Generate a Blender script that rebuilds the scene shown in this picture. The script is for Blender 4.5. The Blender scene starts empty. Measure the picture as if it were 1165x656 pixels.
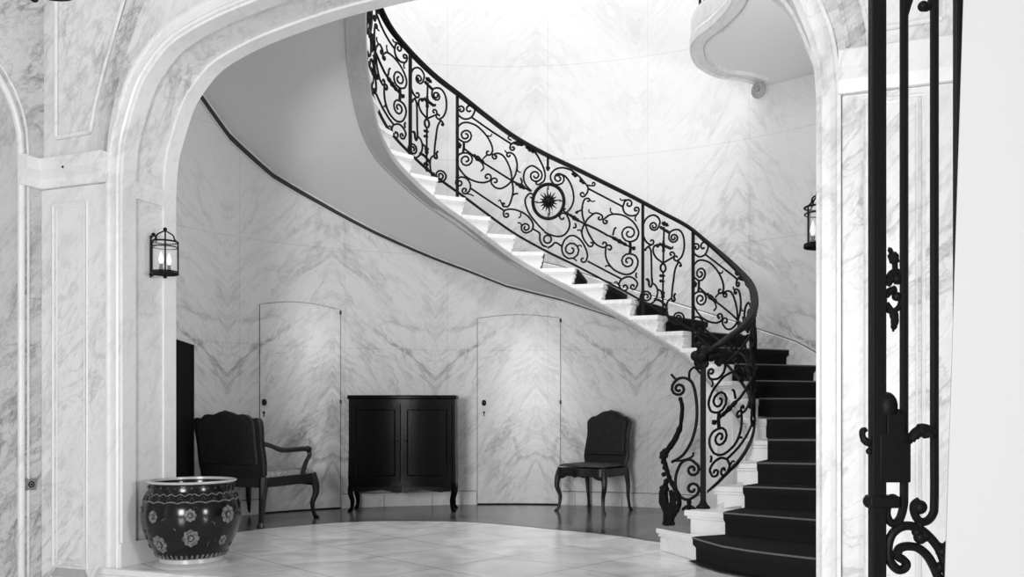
import bpy, bmesh, math, random
from mathutils import Vector, Matrix
random.seed(7)
PI = math.pi
SC = bpy.context.scene
COL = SC.collection
RISE = 0.155
NSTEP = 28

# ------------------------------------------------------------------ helpers
class MB:
    def __init__(self):
        self.v = []; self.f = []; self.uv = None
    def add(self, vs, fs):
        o = len(self.v); self.v += [tuple(p) for p in vs]
        self.f += [tuple(i + o for i in f) for f in fs]
    def box(self, a, b):
        x0, y0, z0 = a; x1, y1, z1 = b
        self.add([(x0,y0,z0),(x1,y0,z0),(x1,y1,z0),(x0,y1,z0),(x0,y0,z1),(x1,y0,z1),(x1,y1,z1),(x0,y1,z1)],
                 [(3,2,1,0),(4,5,6,7),(0,1,5,4),(1,2,6,5),(2,3,7,6),(3,0,4,7)])
    def prism(self, poly, z0, z1):
        """poly: list of (x, y); z0 / z1 numbers or lists"""
        n = len(poly)
        a = z0 if isinstance(z0, (list, tuple)) else [z0]*n
        b = z1 if isinstance(z1, (list, tuple)) else [z1]*n
        self.add([(p[0], p[1], a[i]) for i, p in enumerate(poly)] + [(p[0], p[1], b[i]) for i, p in enumerate(poly)],
                 [tuple(range(n))[::-1], tuple(range(n, 2*n))] + [(i, (i+1) % n, n+(i+1) % n, n+i) for i in range(n)])
    def tube(self, pts, r, n=6, cap=True, flat=1.0):
        pts = [Vector(p) for p in pts]
        q = [pts[0]]
        for p in pts[1:]:
            if (p-q[-1]).length > 1e-5: q.append(p)
        pts = q
        if len(pts) < 2: return
        rs = r if isinstance(r, (list, tuple)) else None
        if rs is not None and len(rs) != len(pts):
            rs = [rs[min(len(rs)-1, round(i*(len(rs)-1)/(len(pts)-1)))] for i in range(len(pts))]
        t = (pts[1]-pts[0]).normalized()
        nrm = t.orthogonal().normalized()
        vs = []; fs = []
        for i, p in enumerate(pts):
            if i == 0: t = pts[1]-pts[0]
            elif i == len(pts)-1: t = pts[-1]-pts[-2]
            else: t = pts[i+1]-pts[i-1]
            if t.length < 1e-7: t = pts[i]-pts[i-1]
            t = t.normalized()
            nrm = nrm - t*nrm.dot(t)
            nrm = nrm.normalized() if nrm.length > 1e-6 else t.orthogonal().normalized()
            bn = t.cross(nrm)
            rr = rs[i] if rs is not None else r
            for k in range(n):
                a = 2*PI*k/n
                vs.append(p + nrm*(rr*math.cos(a)) + bn*(rr*flat*math.sin(a)))
        m = len(pts)
        for i in range(m-1):
            for k in range(n):
                fs.append((i*n+k, i*n+(k+1) % n, (i+1)*n+(k+1) % n, (i+1)*n+k))
        if cap:
            fs.append(tuple(range(n))[::-1]); fs.append(tuple((m-1)*n+k for k in range(n)))
        self.add(vs, fs)
    def sweep(self, pts, prof, close=True, cap=True, up=None):
        """prof: list of (side, height) swept along pts, side = left of travel in plan"""
        pts = [Vector(p) for p in pts]; vs = []; fs = []; n = len(prof); m = len(pts)
        for i, p in enumerate(pts):
            t = pts[min(i+1, m-1)]-pts[max(i-1, 0)]
            if up is None:
                t.z = 0; t.normalize(); s = Vector((-t.y, t.x, 0)); u = Vector((0, 0, 1))
            else:
                t.normalize(); u = Vector(up); s = u.cross(t).normalized(); 
            for a, b in prof: vs.append(p + s*a + u*b)
        for i in range(m-1):
            for k in range(n if close else n-1):
                fs.append((i*n+k, (i+1)*n+k, (i+1)*n+(k+1) % n, i*n+(k+1) % n))
        if cap and close:
            fs.append(tuple(range(n))); fs.append(tuple((m-1)*n+k for k in range(n))[::-1])
        self.add(vs, fs)
    def lathe(self, prof, c=(0, 0, 0), n=40, a0=0, a1=2*PI, close=True):
        vs = []; fs = []; m = len(prof); full = abs(a1-a0-2*PI) < 1e-6
        cnt = n if full else n+1
        for i in range(cnt):
            a = a0 + (a1-a0)*i/n
            for r, z in prof: vs.append((c[0]+r*math.cos(a), c[1]+r*math.sin(a), c[2]+z))
        for i in range(n):
            j = (i+1) % cnt
            for k in range(m-1): fs.append((i*m+k, j*m+k, j*m+k+1, i*m+k+1))
        self.add(vs, fs)
    def sphere(self, c, r, n=10, sz=1.0):
        prof = [(max(1e-4, r*math.sin(PI*k/n)), -r*sz*math.cos(PI*k/n)) for k in range(n+1)]
        self.lathe(prof, c, n+4)
    def grid(self, rows, uvs=None):
        """rows: list of equally long point lists"""
        m = len(rows[0]); o = len(self.v)
        self.add([p for r in rows for p in r],
                 [(i*m+k, i*m+k+1, (i+1)*m+k+1, (i+1)*m+k) for i in range(len(rows)-1) for k in range(m-1)])
        if uvs is not None:
            if self.uv is None: self.uv = {}
            q = [p for r in uvs for p in r]
            for i, w in enumerate(q): self.uv[o+i] = w
    def build(self, name, mat, parent=None, smooth=True, bevel=0, angle=35, loc=None):
        me = bpy.data.meshes.new(name)
        me.from_pydata([tuple(p) for p in self.v], [], self.f)
        bm = bmesh.new(); bm.from_mesh(me)
        if self.uv:
            L = bm.loops.layers.uv.new('UVMap')
            for f in bm.faces:
                for l in f.loops:
                    if l.vert.index in self.uv: l[L].uv = self.uv[l.vert.index]
        bmesh.ops.recalc_face_normals(bm, faces=bm.faces)
        bm.to_mesh(me); bm.free()
        me.materials.append(mat)
        if smooth:
            me.polygons.foreach_set('use_smooth', [True]*len(me.polygons))
            me.set_sharp_from_angle(angle=math.radians(angle))
        o = bpy.data.objects.new(name, me); COL.objects.link(o)
        if parent is not None: o.parent = parent
        if loc is not None: o.location = loc
        if bevel:
            b = o.modifiers.new('Bevel', 'BEVEL'); b.width = bevel; b.segments = 2; b.limit_method = 'ANGLE'; b.angle_limit = 0.7
        return o

def tag(o, label, cat, group=None):
    o['label'] = label; o['category'] = cat
    if group: o['group'] = group
    return o
def struct(o):
    o['kind'] = 'structure'; return o
def empty(name, loc, rz=0, label=None, cat=None, group=None):
    o = bpy.data.objects.new(name, None); COL.objects.link(o)
    o.location = loc; o.rotation_euler = (0, 0, rz); o.empty_display_size = .1
    if label: tag(o, label, cat, group)
    return o

def spline(ctrl, per=6):
    c = [Vector(p) for p in ctrl]; out = []
    for i in range(len(c)-1):
        p0, p1, p2, p3 = c[max(i-1, 0)], c[i], c[i+1], c[min(i+2, len(c)-1)]
        for k in range(per):
            f = k/per
            out.append(.5*(2*p1+(p2-p0)*f+(2*p0-5*p1+4*p2-p3)*f*f+(3*p1-p0-3*p2+p3)*f**3))
    out.append(c[-1]); return out

# survey axes along the standing point's view: l metres to the right, d metres ahead of the standing point
CAM = Vector((2.1877, -4.2657, 0.992)); TH = math.atan(1/2.7)
def site(l, d, z=0.0):
    c, s = math.cos(TH), math.sin(TH)
    return Vector((CAM.x + c*l - s*d, CAM.y + s*l + c*d, z))

# ------------------------------------------------------------------ materials
def new_mat(name, rough=.5, spec=.5, metal=0.0):
    m = bpy.data.materials.new(name); m.use_nodes = True
    nt = m.node_tree; b = nt.nodes['Principled BSDF']
    b.inputs['Roughness'].default_value = rough; b.inputs['Metallic'].default_value = metal
    b.inputs['Specular IOR Level'].default_value = spec
    return m, nt, b
def g(v): return (v, v, v, 1)
def plain(name, v, rough=.5, spec=.5, metal=0.0, bump=0.0, bscale=60, var=0.0):
    m, nt, b = new_mat(name, rough, spec, metal)
    b.inputs['Base Color'].default_value = g(v)
    if bump or var:
        tc = nt.nodes.new('ShaderNodeTexCoord'); n = nt.nodes.new('ShaderNodeTexNoise')
        n.inputs['Scale'].default_value = bscale; n.inputs['Detail'].default_value = 4
        nt.links.new(tc.outputs['Object'], n.inputs['Vector'])
        if bump:
            bp = nt.nodes.new('ShaderNodeBump'); bp.inputs['Strength'].default_value = bump; bp.inputs['Distance'].default_value = .01
            nt.links.new(n.outputs['Fac'], bp.inputs['Height']); nt.links.new(bp.outputs['Normal'], b.inputs['Normal'])
        if var:
            r = nt.nodes.new('ShaderNodeMapRange'); r.inputs['To Min'].default_value = v*(1-var); r.inputs['To Max'].default_value = v*(1+var)
            r.inputs['From Min'].default_value = .3; r.inputs['From Max'].default_value = .7
            nt.links.new(n.outputs['Fac'], r.inputs['Value']); nt.links.new(r.outputs['Result'], b.inputs['Base Color'])
    return m
def mth(nt, op, a, b=None, c=None):
    n = nt.nodes.new('ShaderNodeMath'); n.operation = op
    for i, w in enumerate((a, b, c)):
        if w is None: continue
        if isinstance(w, (int, float)): n.inputs[i].default_value = w
        else: nt.links.new(w, n.inputs[i])
    return n.outputs[0]
def marble(name, base=.78, vein=.3, amount=.6, cloud=.12, scale=1.0, rot=.75, coord='Object', rough=.35, spec=.4,
           stretch=4.0, mirror=0.0, joints=None, period=1.04, fine=.1):
    m, nt, b = new_mat(name, rough, spec)
    L = nt.links.new; N = nt.nodes.new
    tc = N('ShaderNodeTexCoord'); sx = N('ShaderNodeSeparateXYZ'); L(tc.outputs['UV' if coord == 'UV' else 'Object'], sx.inputs[0])
    X, Y, Z = sx.outputs
    if coord == 'UV':
        U, V, W = X, Y, 0.0
    else:
        U, V, W = mth(nt, 'ADD', X, Y), Z, mth(nt, 'SUBTRACT', X, Y)
    Um = mth(nt, 'PINGPONG', U, mirror) if mirror else U
    Vm = V
    cb = N('ShaderNodeCombineXYZ')
    for i, w in enumerate((Um, Vm, W)):
        if isinstance(w, float): cb.inputs[i].default_value = w
        else: L(w, cb.inputs[i])
    mp0 = N('ShaderNodeMapping'); mp0.inputs['Rotation'].default_value = (0, 0, rot)
    L(cb.outputs[0], mp0.inputs[0])
    mp = N('ShaderNodeMapping'); mp.inputs['Scale'].default_value = (scale*stretch, scale, scale*1.5)
    L(mp0.outputs[0], mp.inputs[0])
    def noise(sc, det, dist, src=mp):
        n = N('ShaderNodeTexNoise'); n.inputs['Scale'].default_value = sc; n.inputs['Detail'].default_value = det
        n.inputs['Distortion'].default_value = dist; n.inputs['Roughness'].default_value = .6
        L(src.outputs[0], n.inputs['Vector']); return n.outputs['Fac']
    def ridge(f, w):
        a = mth(nt, 'ABSOLUTE', mth(nt, 'SUBTRACT', f, .5))
        r = N('ShaderNodeMapRange'); r.inputs['From Min'].default_value = 0; r.inputs['From Max'].default_value = w
        r.inputs['To Min'].default_value = 1; r.inputs['To Max'].default_value = 0; r.interpolation_type = 'SMOOTHSTEP'
        L(a, r.inputs['Value']); return r.outputs['Result']
    n1 = ridge(noise(.9, 5, .6), .05)
    n2 = ridge(noise(2.2, 6, .9), .035)
    gate = N('ShaderNodeMapRange'); gate.inputs['From Min'].default_value = .42; gate.inputs['From Max'].default_value = .62
    L(noise(.8, 2, 0, mp0), gate.inputs['Value'])
    v = mth(nt, 'ADD', mth(nt, 'MULTIPLY', n1, .6), mth(nt, 'MULTIPLY', n2, .45))
    v = mth(nt, 'MULTIPLY', v, mth(nt, 'ADD', mth(nt, 'MULTIPLY', gate.outputs[0], .8), .2))
    cl = mth(nt, 'MULTIPLY', mth(nt, 'SUBTRACT', noise(1.3, 4, .3), .45), cloud*4)
    fi = mth(nt, 'MULTIPLY', mth(nt, 'SUBTRACT', noise(9, 5, .5), .5), fine*3)
    if coord == 'UV':
        hr = N('ShaderNodeMapRange'); hr.inputs['From Min'].default_value = 2.1; hr.inputs['From Max'].default_value = 3.2
        hr.inputs['To Min'].default_value = 1.0; hr.inputs['To Max'].default_value = .24; L(V, hr.inputs['Value'])
        v = mth(nt, 'MULTIPLY', v, hr.outputs[0]); cl = mth(nt, 'MULTIPLY', cl, hr.outputs[0]); fi = mth(nt, 'MULTIPLY', fi, hr.outputs[0])
    k = mth(nt, 'ADD', mth(nt, 'MULTIPLY', v, amount), mth(nt, 'ADD', cl, fi))
    if joints:
        for src, per, off, wd, cond in joints(U, V):
            q = mth(nt, 'ABSOLUTE', mth(nt, 'SUBTRACT', mth(nt, 'FRACT', mth(nt, 'ADD', mth(nt, 'DIVIDE', src, per), off)), .5))
            r = N('ShaderNodeMapRange'); r.inputs['From Min'].default_value = .5-wd/per; r.inputs['From Max'].default_value = .5
            L(q, r.inputs['Value']); k = mth(nt, 'ADD', k, mth(nt, 'MULTIPLY', r.outputs[0], mth(nt, 'MULTIPLY', mth(nt, 'GREATER_THAN', V, cond), .2)))
    k = mth(nt, 'MINIMUM', mth(nt, 'MAXIMUM', k, 0), 1)
    mx = N('ShaderNodeMix'); mx.data_type = 'RGBA'; mx.inputs[6].default_value = g(base); mx.inputs[7].default_value = g(vein)
    L(k, mx.inputs[0]); L(mx.outputs[2], b.inputs['Base Color'])
    return m

def wall_joints(U, V): return [(V, 1.0, .37, .006, 1.6), (U, 1.06, .12, .005, -1)]
M = {}
M['wall'] = marble('wall_marble', .81, .09, .85, .10, .9, .74, 'UV', .27, .5, 3.4, 1.06, wall_joints, fine=.2)
M['pier'] = marble('pier_marble', .76, .22, .6, .12, 1.1, .8, 'Object', .35, .4, 3.2, 0, None, fine=.14)
M['pale'] = marble('pale_marble', .79, .40, .5, .10, 1.2, .7, 'Object', .35, .4, 2.5, 0, None)
M['hall'] = marble('hall_marble', .62, .16, .7, .2, 1.3, .9, 'Object', .4, .35, 3.5, 0, None, fine=.2)
M['step'] = marble('step_marble', .90, .5, .35, .05, 1.5, .5, 'Object', .35, .45, 2)
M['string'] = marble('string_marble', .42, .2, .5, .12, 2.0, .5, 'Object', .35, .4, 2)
M['soffit'] = plain('soffit_plaster', .86, .85, .2, bump=.25, bscale=140, var=.06)
M['white'] = plain('margin_white', .52, .8, .2)
M['iron'] = plain('wrought_iron', .006, .55, .15, bump=.15, bscale=90)
M['gate_iron'] = plain('gate_iron', .007, .5, .12, bump=.1, bscale=90)
M['brass'] = plain('dark_bronze', .03, .35, .5, .6)
M['carpet'] = plain('carpet_pile', .018, .95, .15, bump=.6, bscale=260, var=.35)
M['wood'] = plain('dark_lacquered_wood', .003, .2, .05, bump=.05, bscale=25)
M['chairwood'] = plain('dark_walnut', .014, .35, .45)
M['hide'] = plain('dark_upholstery', .016, .5, .35, bump=.5, bscale=45, var=.5)
M['tapestry'] = plain('pale_worn_upholstery', .30, .7, .3, bump=.4, bscale=55, var=.55)
M['gap'] = plain('dark_gap', .02, .9, .1)
M['black'] = plain('dark_doorway', .006, .6, .2)
M['glaze'] = plain('dark_glaze', .005, .16, .4)
M['glazelight'] = plain('pale_glaze', .15, .3, .3, var=.7, bscale=70)
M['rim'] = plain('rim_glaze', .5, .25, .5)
M['recess_shade'] = plain('painted_recess_shade', .05, .6, .2)  # near-black tone that paints the shade of a recess
M['nosing_edge'] = plain('pale_carpet_edge', .16, .9, .2, bump=.4, bscale=200, var=.5)
M['seat'] = plain('dark_worn_seat', .05, .6, .3, bump=.4, bscale=55, var=.7)
M['seam'] = plain('door_seam', .09, .9, .1)
M['plate'] = plain('outlet_plate', .25, .35, .5, .4)
def glass():
    m, nt, b = new_mat('lantern_glass', .03, .5)
    b.inputs['Base Color'].default_value = g(.95)
    b.inputs['Alpha'].default_value = .10; b.inputs['Roughness'].default_value = .03
    return m
M['glass'] = glass()
def bulb():
    m, nt, b = new_mat('frosted_bulb', .4, .4)
    b.inputs['Base Color'].default_value = g(.95); b.inputs['Emission Color'].default_value = g(1); b.inputs['Emission Strength'].default_value = .35
    return m
M['bulb'] = bulb()
def floor_mat(name='floor_marble', lo=.62, hi=.95, sp=.5):
    m, nt, b = new_mat(name, .14, sp)
    L = nt.links.new; N = nt.nodes.new
    tc = N('ShaderNodeTexCoord'); mp = N('ShaderNodeMapping'); mp.inputs['Rotation'].default_value = (0, 0, .42)
    L(tc.outputs['Object'], mp.inputs[0])
    sx = N('ShaderNodeSeparateXYZ'); L(mp.outputs[0], sx.inputs[0])
    def line(s, off):
        f = mth(nt, 'FRACT', mth(nt, 'ADD', mth(nt, 'DIVIDE', s, .62), off))
        q = mth(nt, 'ABSOLUTE', mth(nt, 'SUBTRACT', f, .5))
        r = N('ShaderNodeMapRange'); r.inputs['From Min'].default_value = .5-.012; r.inputs['From Max'].default_value = .5
        L(q, r.inputs['Value']); return r.outputs[0]
    j = mth(nt, 'MAXIMUM', line(sx.outputs[0], .1), line(sx.outputs[1], .3))
    nz = N('ShaderNodeTexNoise'); nz.inputs['Scale'].default_value = 2.2; nz.inputs['Detail'].default_value = 7; nz.inputs['Distortion'].default_value = 1.2
    L(tc.outputs['Object'], nz.inputs['Vector'])
    r = N('ShaderNodeMapRange'); r.inputs['From Min'].default_value = .3; r.inputs['From Max'].default_value = .7
    r.inputs['To Min'].default_value = lo; r.inputs['To Max'].default_value = hi
    L(nz.outputs['Fac'], r.inputs['Value'])
    k = mth(nt, 'MULTIPLY', r.outputs[0], mth(nt, 'SUBTRACT', 1, mth(nt, 'MULTIPLY', j, .6)))
    L(k, b.inputs['Base Color'])
    r2 = N('ShaderNodeMapRange'); r2.inputs['To Min'].default_value = .1; r2.inputs['To Max'].default_value = .26
    L(nz.outputs['Fac'], r2.inputs['Value']); L(r2.outputs[0], b.inputs['Roughness'])
    return m
M['floor'] = floor_mat()
M['floor_shade'] = floor_mat('shaded_floor_marble', .03, .16, .22)  # darkened floor marble, with the stair's shadow put into its colour

# ------------------------------------------------------------------ stair plan
INNER = {1: (0.675, 1.885), 2: (0.918, 1.7), 3: (1.064, 1.89), 4: (1.19, 2.05), 5: (1.24, 2.3), 6: (1.215, 2.6), 7: (1.14, 2.9), 8: (1.01, 3.17), 9: (0.86, 3.35), 10: (0.695, 3.446), 11: (0.53, 3.485), 12: (0.29, 3.52), 13: (0.045, 3.52), 14: (-0.22, 3.51), 15: (-0.49, 3.48), 16: (-0.775, 3.41), 17: (-1.02, 3.31), 18: (-1.21, 3.17), 19: (-1.387, 3.01), 20: (-1.57, 2.82), 21: (-1.7, 2.61), 22: (-1.781, 2.39), 23: (-1.77, 2.16), 24: (-1.706, 1.949), 25: (-1.614, 1.737), 26: (-1.504, 1.533), 27: (-1.375, 1.325), 28: (-1.232, 1.111)}
TOUT = [(1, -0.35), (2, -0.17), (3, 0.03), (4, 0.17), (5, 0.33), (6, 0.53), (7, 0.77), (8, 0.93), (9, 1.04), (10, 1.121), (15.6, 1.815), (16.6, 1.985), (17.6, 2.1), (18.4, 2.205), (20, 2.398), (21.56, 2.57), (22.9, 2.729), (24.7, 2.874), (26.4, 2.966), (28, 3.06)]
UC, VC, EA, EB = -.1, 1.6, 3.55, 2.92
def ell(t, off=0.0):
    n = Vector((math.cos(t)/EA, math.sin(t)/EB)).normalized()
    return Vector((UC+EA*math.cos(t)+n.x*off, VC+EB*math.sin(t)+n.y*off))
def interp(x, tab):
    if x <= tab[0][0]: return tab[0][1]
    for (a, b), (c, d) in zip(tab, tab[1:]):
        if x <= c: return b+(d-b)*(x-a)/(c-a)
    return tab[-1][1]
def crtab(tab, n):
    ks = sorted(tab)
    n = min(max(n, ks[0]), ks[-1])
    i = min(max(j for j in range(len(ks)) if ks[j] <= n), len(ks)-2)
    f = (n-ks[i])/(ks[i+1]-ks[i])
    p = [Vector(tab[ks[min(max(i+o, 0), len(ks)-1)]]) for o in (-1, 0, 1, 2)]
    return .5*(2*p[1]+(p[2]-p[0])*f+(2*p[0]-5*p[1]+4*p[2]-p[3])*f*f+(3*p[1]-p[0]-3*p[2]+p[3])*f**3)
def inn(n): return crtab(INNER, n)
def tout(n): return interp(n, TOUT)
def out(n): return ell(tout(n), -.004)
NEWEL = Vector((1.0217, 1.8545))
RAIL = {2.3: tuple(NEWEL)}
for k in range(3, NSTEP+1):
    i, o = inn(k), out(k); RAIL[k] = tuple(i+(o-i).normalized()*.06)
def rail(n): return crtab(RAIL, n)
# ------------------------------------------------------------------ setting: rotunda
T0, T1 = -.40, PI+.40
def arc(t, n=400):
    s = 0; p = ell(T0)
    for k in range(1, n+1):
        q = ell(T0+(t-T0)*k/n); s += (q-p).length; p = q
    return s
NT = 150
ts = [T0+(T1-T0)*k/NT for k in range(NT+1)]
ss = [0.0]
for a, b in zip(ts, ts[1:]): ss.append(ss[-1]+(ell(b)-ell(a)).length)
def arcl(t):
    f = (t-T0)/(T1-T0)*NT; i = min(max(int(f), 0), NT-1); return ss[i]+(ss[i+1]-ss[i])*(f-i)
mb = MB()
zs = [0, 1.2, 2.4, 3.6, 4.8, 6.0]
mb.grid([[(*ell(t), z) for t in ts] for z in zs], [[(s, z) for s in ss] for z in zs])
mb.grid([[(*ell(t, .14), z) for t in ts] for z in (0, 6.0)], [[(s, z) for s in ss] for z in (0, 6)])
mb.grid([[(*ell(t), 6.0) for t in ts], [(*ell(t, .14), 6.0) for t in ts]], [[(s, 6) for s in ss]]*2)
struct(mb.build('wall_back', M['wall'], None))

def curved_slab(ta, tb, zlo, ztop, thick, n=16, base=-.002):
    """slab lying on the curved wall between two angles; ztop(f) gives its top"""
    m = MB(); A = []; B = []
    for k in range(n+1):
        f = k/n; t = ta+(tb-ta)*f
        A.append((t, zlo, ztop(f)))
    fr = [[(*ell(t, -thick), a) for t, a, b in A], [(*ell(t, -thick), b) for t, a, b in A]]
    bk = [[(*ell(t, -base), a) for t, a, b in A], [(*ell(t, -base), b) for t, a, b in A]]
    uv = [[(arcl(t), a) for t, a, b in A], [(arcl(t), b) for t, a, b in A]]
    m.grid(fr, uv); m.grid(bk, uv)
    m.grid([fr[1], bk[1]], [uv[1]]*2); m.grid([fr[0], bk[0]], [uv[0]]*2)
    m.grid([[fr[0][0], fr[1][0]], [bk[0][0], bk[1][0]]]); m.grid([[fr[0][-1], fr[1][-1]], [bk[0][-1], bk[1][-1]]])
    return m
def jib_door(name, ta, tb, ze, zc, knob_f):
    top = lambda f: ze+(zc-ze)*math.sin(PI*f)
    d = struct(curved_slab(ta, tb, .012, top, .008).build(name, M['wall'], None))
    gp = MB(); ol = [(*ell(ta, -.006), .01)]
    ol += [(*ell(ta+(tb-ta)*k/16, -.006), top(k/16)+.002) for k in range(17)] + [(*ell(tb, -.006), .01)]
    gp.tube(ol, .0032, 5)
    gp.build('door_seam', M['seam'], d)
    gp = MB(); gp.tube([(*ell(ta+(tb-ta)*k/16, -.01), .008) for k in range(17)], .009, 5); gp.build('door_gap', M['gap'], d)
    tk = ta+(tb-ta)*knob_f
    p = ell(tk, -.02); kn = MB(); kn.sphere((p.x, p.y, 1.075), .024, 10, 1.35)
    q = ell(tk, -.005); kn.tube([(q.x, q.y, 1.075), (p.x, p.y, 1.075)], .012, 8)
    kn.build('door_knob', M['brass'], d)
    e = MB(); p = ell(tk, -.012); tt = (ell(tk+.01)-ell(tk-.01)).normalized()
    pts = [(-.007, -.03), (.007, -.03), (.005, -.005), (.014, .004), (.010, .018), (0, .026), (-.010, .018), (-.014, .004), (-.005, -.005)]
    q = ell(tk, -.006)
    e.add([(p.x+tt.x*a, p.y+tt.y*a, .965+z) for a, z in pts]+[(q.x+tt.x*a, q.y+tt.y*a, .965+z) for a, z in pts],
          [tuple(range(9)), tuple(range(9, 18))]+[(i, (i+1) % 9, 9+(i+1) % 9, 9+i) for i in range(9)])
    e.build('keyhole_plate', M['brass'], d)
    for z in (ze-.02, 1.09):
        h = MB(); p = ell(tb, -.012); h.tube([(p.x, p.y, z-.025), (p.x, p.y, z+.012)], .010, 8)
        h.build('hinge', M['brass'], d)
jib_door('door_1', 2.770, 2.505, 2.012, 2.062, .05)
jib_door('door_2', 2.074, 1.820, 1.965, 2.004, .08)
# dark low doorway close to the arch
m = curved_slab(3.005, 3.23, .0, lambda f: 1.575+.115*f, .012)
d3 = struct(m.build('door_3', M['black'], None))
m = MB(); m.tube([(*ell(3.003, -.012), 0), (*ell(3.003, -.012), 1.58), (*ell(3.11, -.012), 1.635), (*ell(3.23, -.012), 1.695)], .012, 6)
m.build('door_edge', M['gap'], d3)

# baseboard pieces of the curved wall
def base_run(name, ta, tb):
    n = max(4, int(abs(tb-ta)*30)); m = MB()
    m.sweep([(*ell(ta+(tb-ta)*k/n, -.001), 0) for k in range(n+1)],
            [(0, 0), (.018, 0), (.018, .125), (.010, .142), (0, .145)])
    b = struct(m.build(name, M['pale'], None))
    j = MB(); k = math.ceil(arcl(ta)/.5)
    while k*.5 < arcl(tb):
        t = ta+(tb-ta)*(k*.5-arcl(ta))/(arcl(tb)-arcl(ta))
        p, q = ell(t, -.0195), ell(t, -.01); j.tube([(p.x, p.y, .0), (p.x, p.y, .13)], .0025, 4); k += 1
    j.tube([(*ell(ta+(tb-ta)*i/n, -.012), .147) for i in range(n+1)], .003, 4)
    j.build('stone_joint', M['gap'], b)
base_run('baseboard_right', 1.2, 1.817)
base_run('baseboard_back', 2.077, 2.502)
base_run('baseboard_left', 2.773, 3.0)
# stair-side base along the outer wall
m = MB(); pts = []
for k in range(0, 150):
    n = 2.0+k*.17
    if n > 27.5: break
    pts.append((*ell(tout(n), -.001), n*RISE+.085))
m.sweep(pts, [(0, -.24), (.02, -.24), (.02, -.012), (.012, 0), (0, .004)])
tr = struct(m.build('trim_1', M['pier'], None))
m = MB(); m.tube([(p[0], p[1], p[2]+.004) for p in pts], .006, 5); m.build('stone_joint', M['gap'], tr)

# rotunda floor and its front edge
m = MB(); pl = [tuple(ell(t, .1)) for t in [T0-.0+(T1-T0)*k/60 for k in range(61)]]
pl = [p for p in pl if p[1] > .2]
m.prism([(-3.4, .2), (-2.33, .2), (-2.33, -.03), (1.92, -.03), (1.92, .2), (3.3, .2)] + pl, -.12, 0)
struct(m.build('floor', M['floor'], None, smooth=False))
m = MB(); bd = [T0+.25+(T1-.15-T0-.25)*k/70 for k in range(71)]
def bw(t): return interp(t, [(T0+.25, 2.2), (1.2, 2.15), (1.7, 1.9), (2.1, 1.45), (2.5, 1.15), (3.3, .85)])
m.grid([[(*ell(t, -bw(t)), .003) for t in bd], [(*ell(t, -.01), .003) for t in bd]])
struct(m.build('floor_shadow_ring', M['floor_shade'], None, smooth=False))  # dark ring painted where the stair shades the floor
m = MB(); m.sweep([(-2.42, -.03, 0), (1.99, -.03, 0)], [(0, -.17), (.0, -.001), (-.02, -.003), (-.03, -.018), (-.03, -.035), (-.012, -.045), (-.012, -.17)])
struct(m.build('trim_2', M['pale'], None, smooth=False))
m = MB(); m.box((-6, -6.5, -.27), (6.5, .3, -.17))
struct(m.build('floor_hall', M['floor'], None, smooth=False))

# ------------------------------------------------------------------ arch wall
UL, UR = -2.33, 1.92
AR = [(0, 2.45), (.012, 2.60), (.03, 2.71), (.06, 2.80), (.11, 2.93), (.16, 3.035), (.22, 3.115), (.35, 3.235), (.5, 3.31), (.8, 3.392), (1.28, 3.465), (1.7, 3.495), (2.125, 3.505)]
arch = [(UL+d, z) for d, z in AR] + [(UR-d, z) for d, z in AR[-2::-1]]
arch = [(p.x, p.y) for p in spline([Vector((a, b, 0)) for a, b in arch], 4)]
opening = [(UL, -.0)] + arch + [(UR, -.0)]
TOP = 4.85; VT = .45
m = MB()
def face_v(v):
    m.add([(-3.45, v, -.2), (UL, v, -.2), (UL, v, 2.45), (UL, v, TOP), (-3.45, v, TOP)], [(0, 1, 2, 3, 4)])
    m.add([(UR, v, -.2), (4.2, v, -.2), (4.2, v, TOP), (UR, v, TOP), (UR, v, 2.45)], [(0, 1, 2, 3, 4)])
    for (a, z0), (b, z1) in zip(arch, arch[1:]):
        m.add([(a, v, z0), (b, v, z1), (b, v, TOP), (a, v, TOP)], [(0, 1, 2, 3)])
face_v(0); face_v(VT)
for (a, z0), (b, z1) in zip([(UL, -.2)]+arch, arch+[(UR, -.2)]):
    m.add([(a, 0, z0), (b, 0, z1), (b, VT, z1), (a, VT, z0)], [(0, 1, 2, 3)])
m.add([(-3.45, 0, TOP), (4.2, 0, TOP), (4.2, VT, TOP), (-3.45, VT, TOP)], [(0, 1, 2, 3)])
struct(m.build('wall_front', M['pier'], None, angle=30))
# archivolt moulding round the opening, on the hall face
def off_open(o, pts=None):
    pts = pts or ([(UL, -.17)]+arch+[(UR, -.17)]); res = []
    for i, p in enumerate(pts):
        a = pts[max(i-1, 0)]; b = pts[min(i+1, len(pts)-1)]
        t = Vector((b[0]-a[0], b[1]-a[1])).normalized(); res.append((p[0]-t.y*o, p[1]+t.x*o))
    return res
m = MB()
prof = [(.0, .002), (.0, -.018), (.012, -.026), (.024, -.018), (.07, -.018), (.078, -.03), (.095, -.03), (.095, .002)]
rows = []
for o, v in prof: rows.append([(p[0], v, p[1]) for p in off_open(o)])
m.grid(rows)
struct(m.build('trim_3', M['pale'], None, angle=25))
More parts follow.
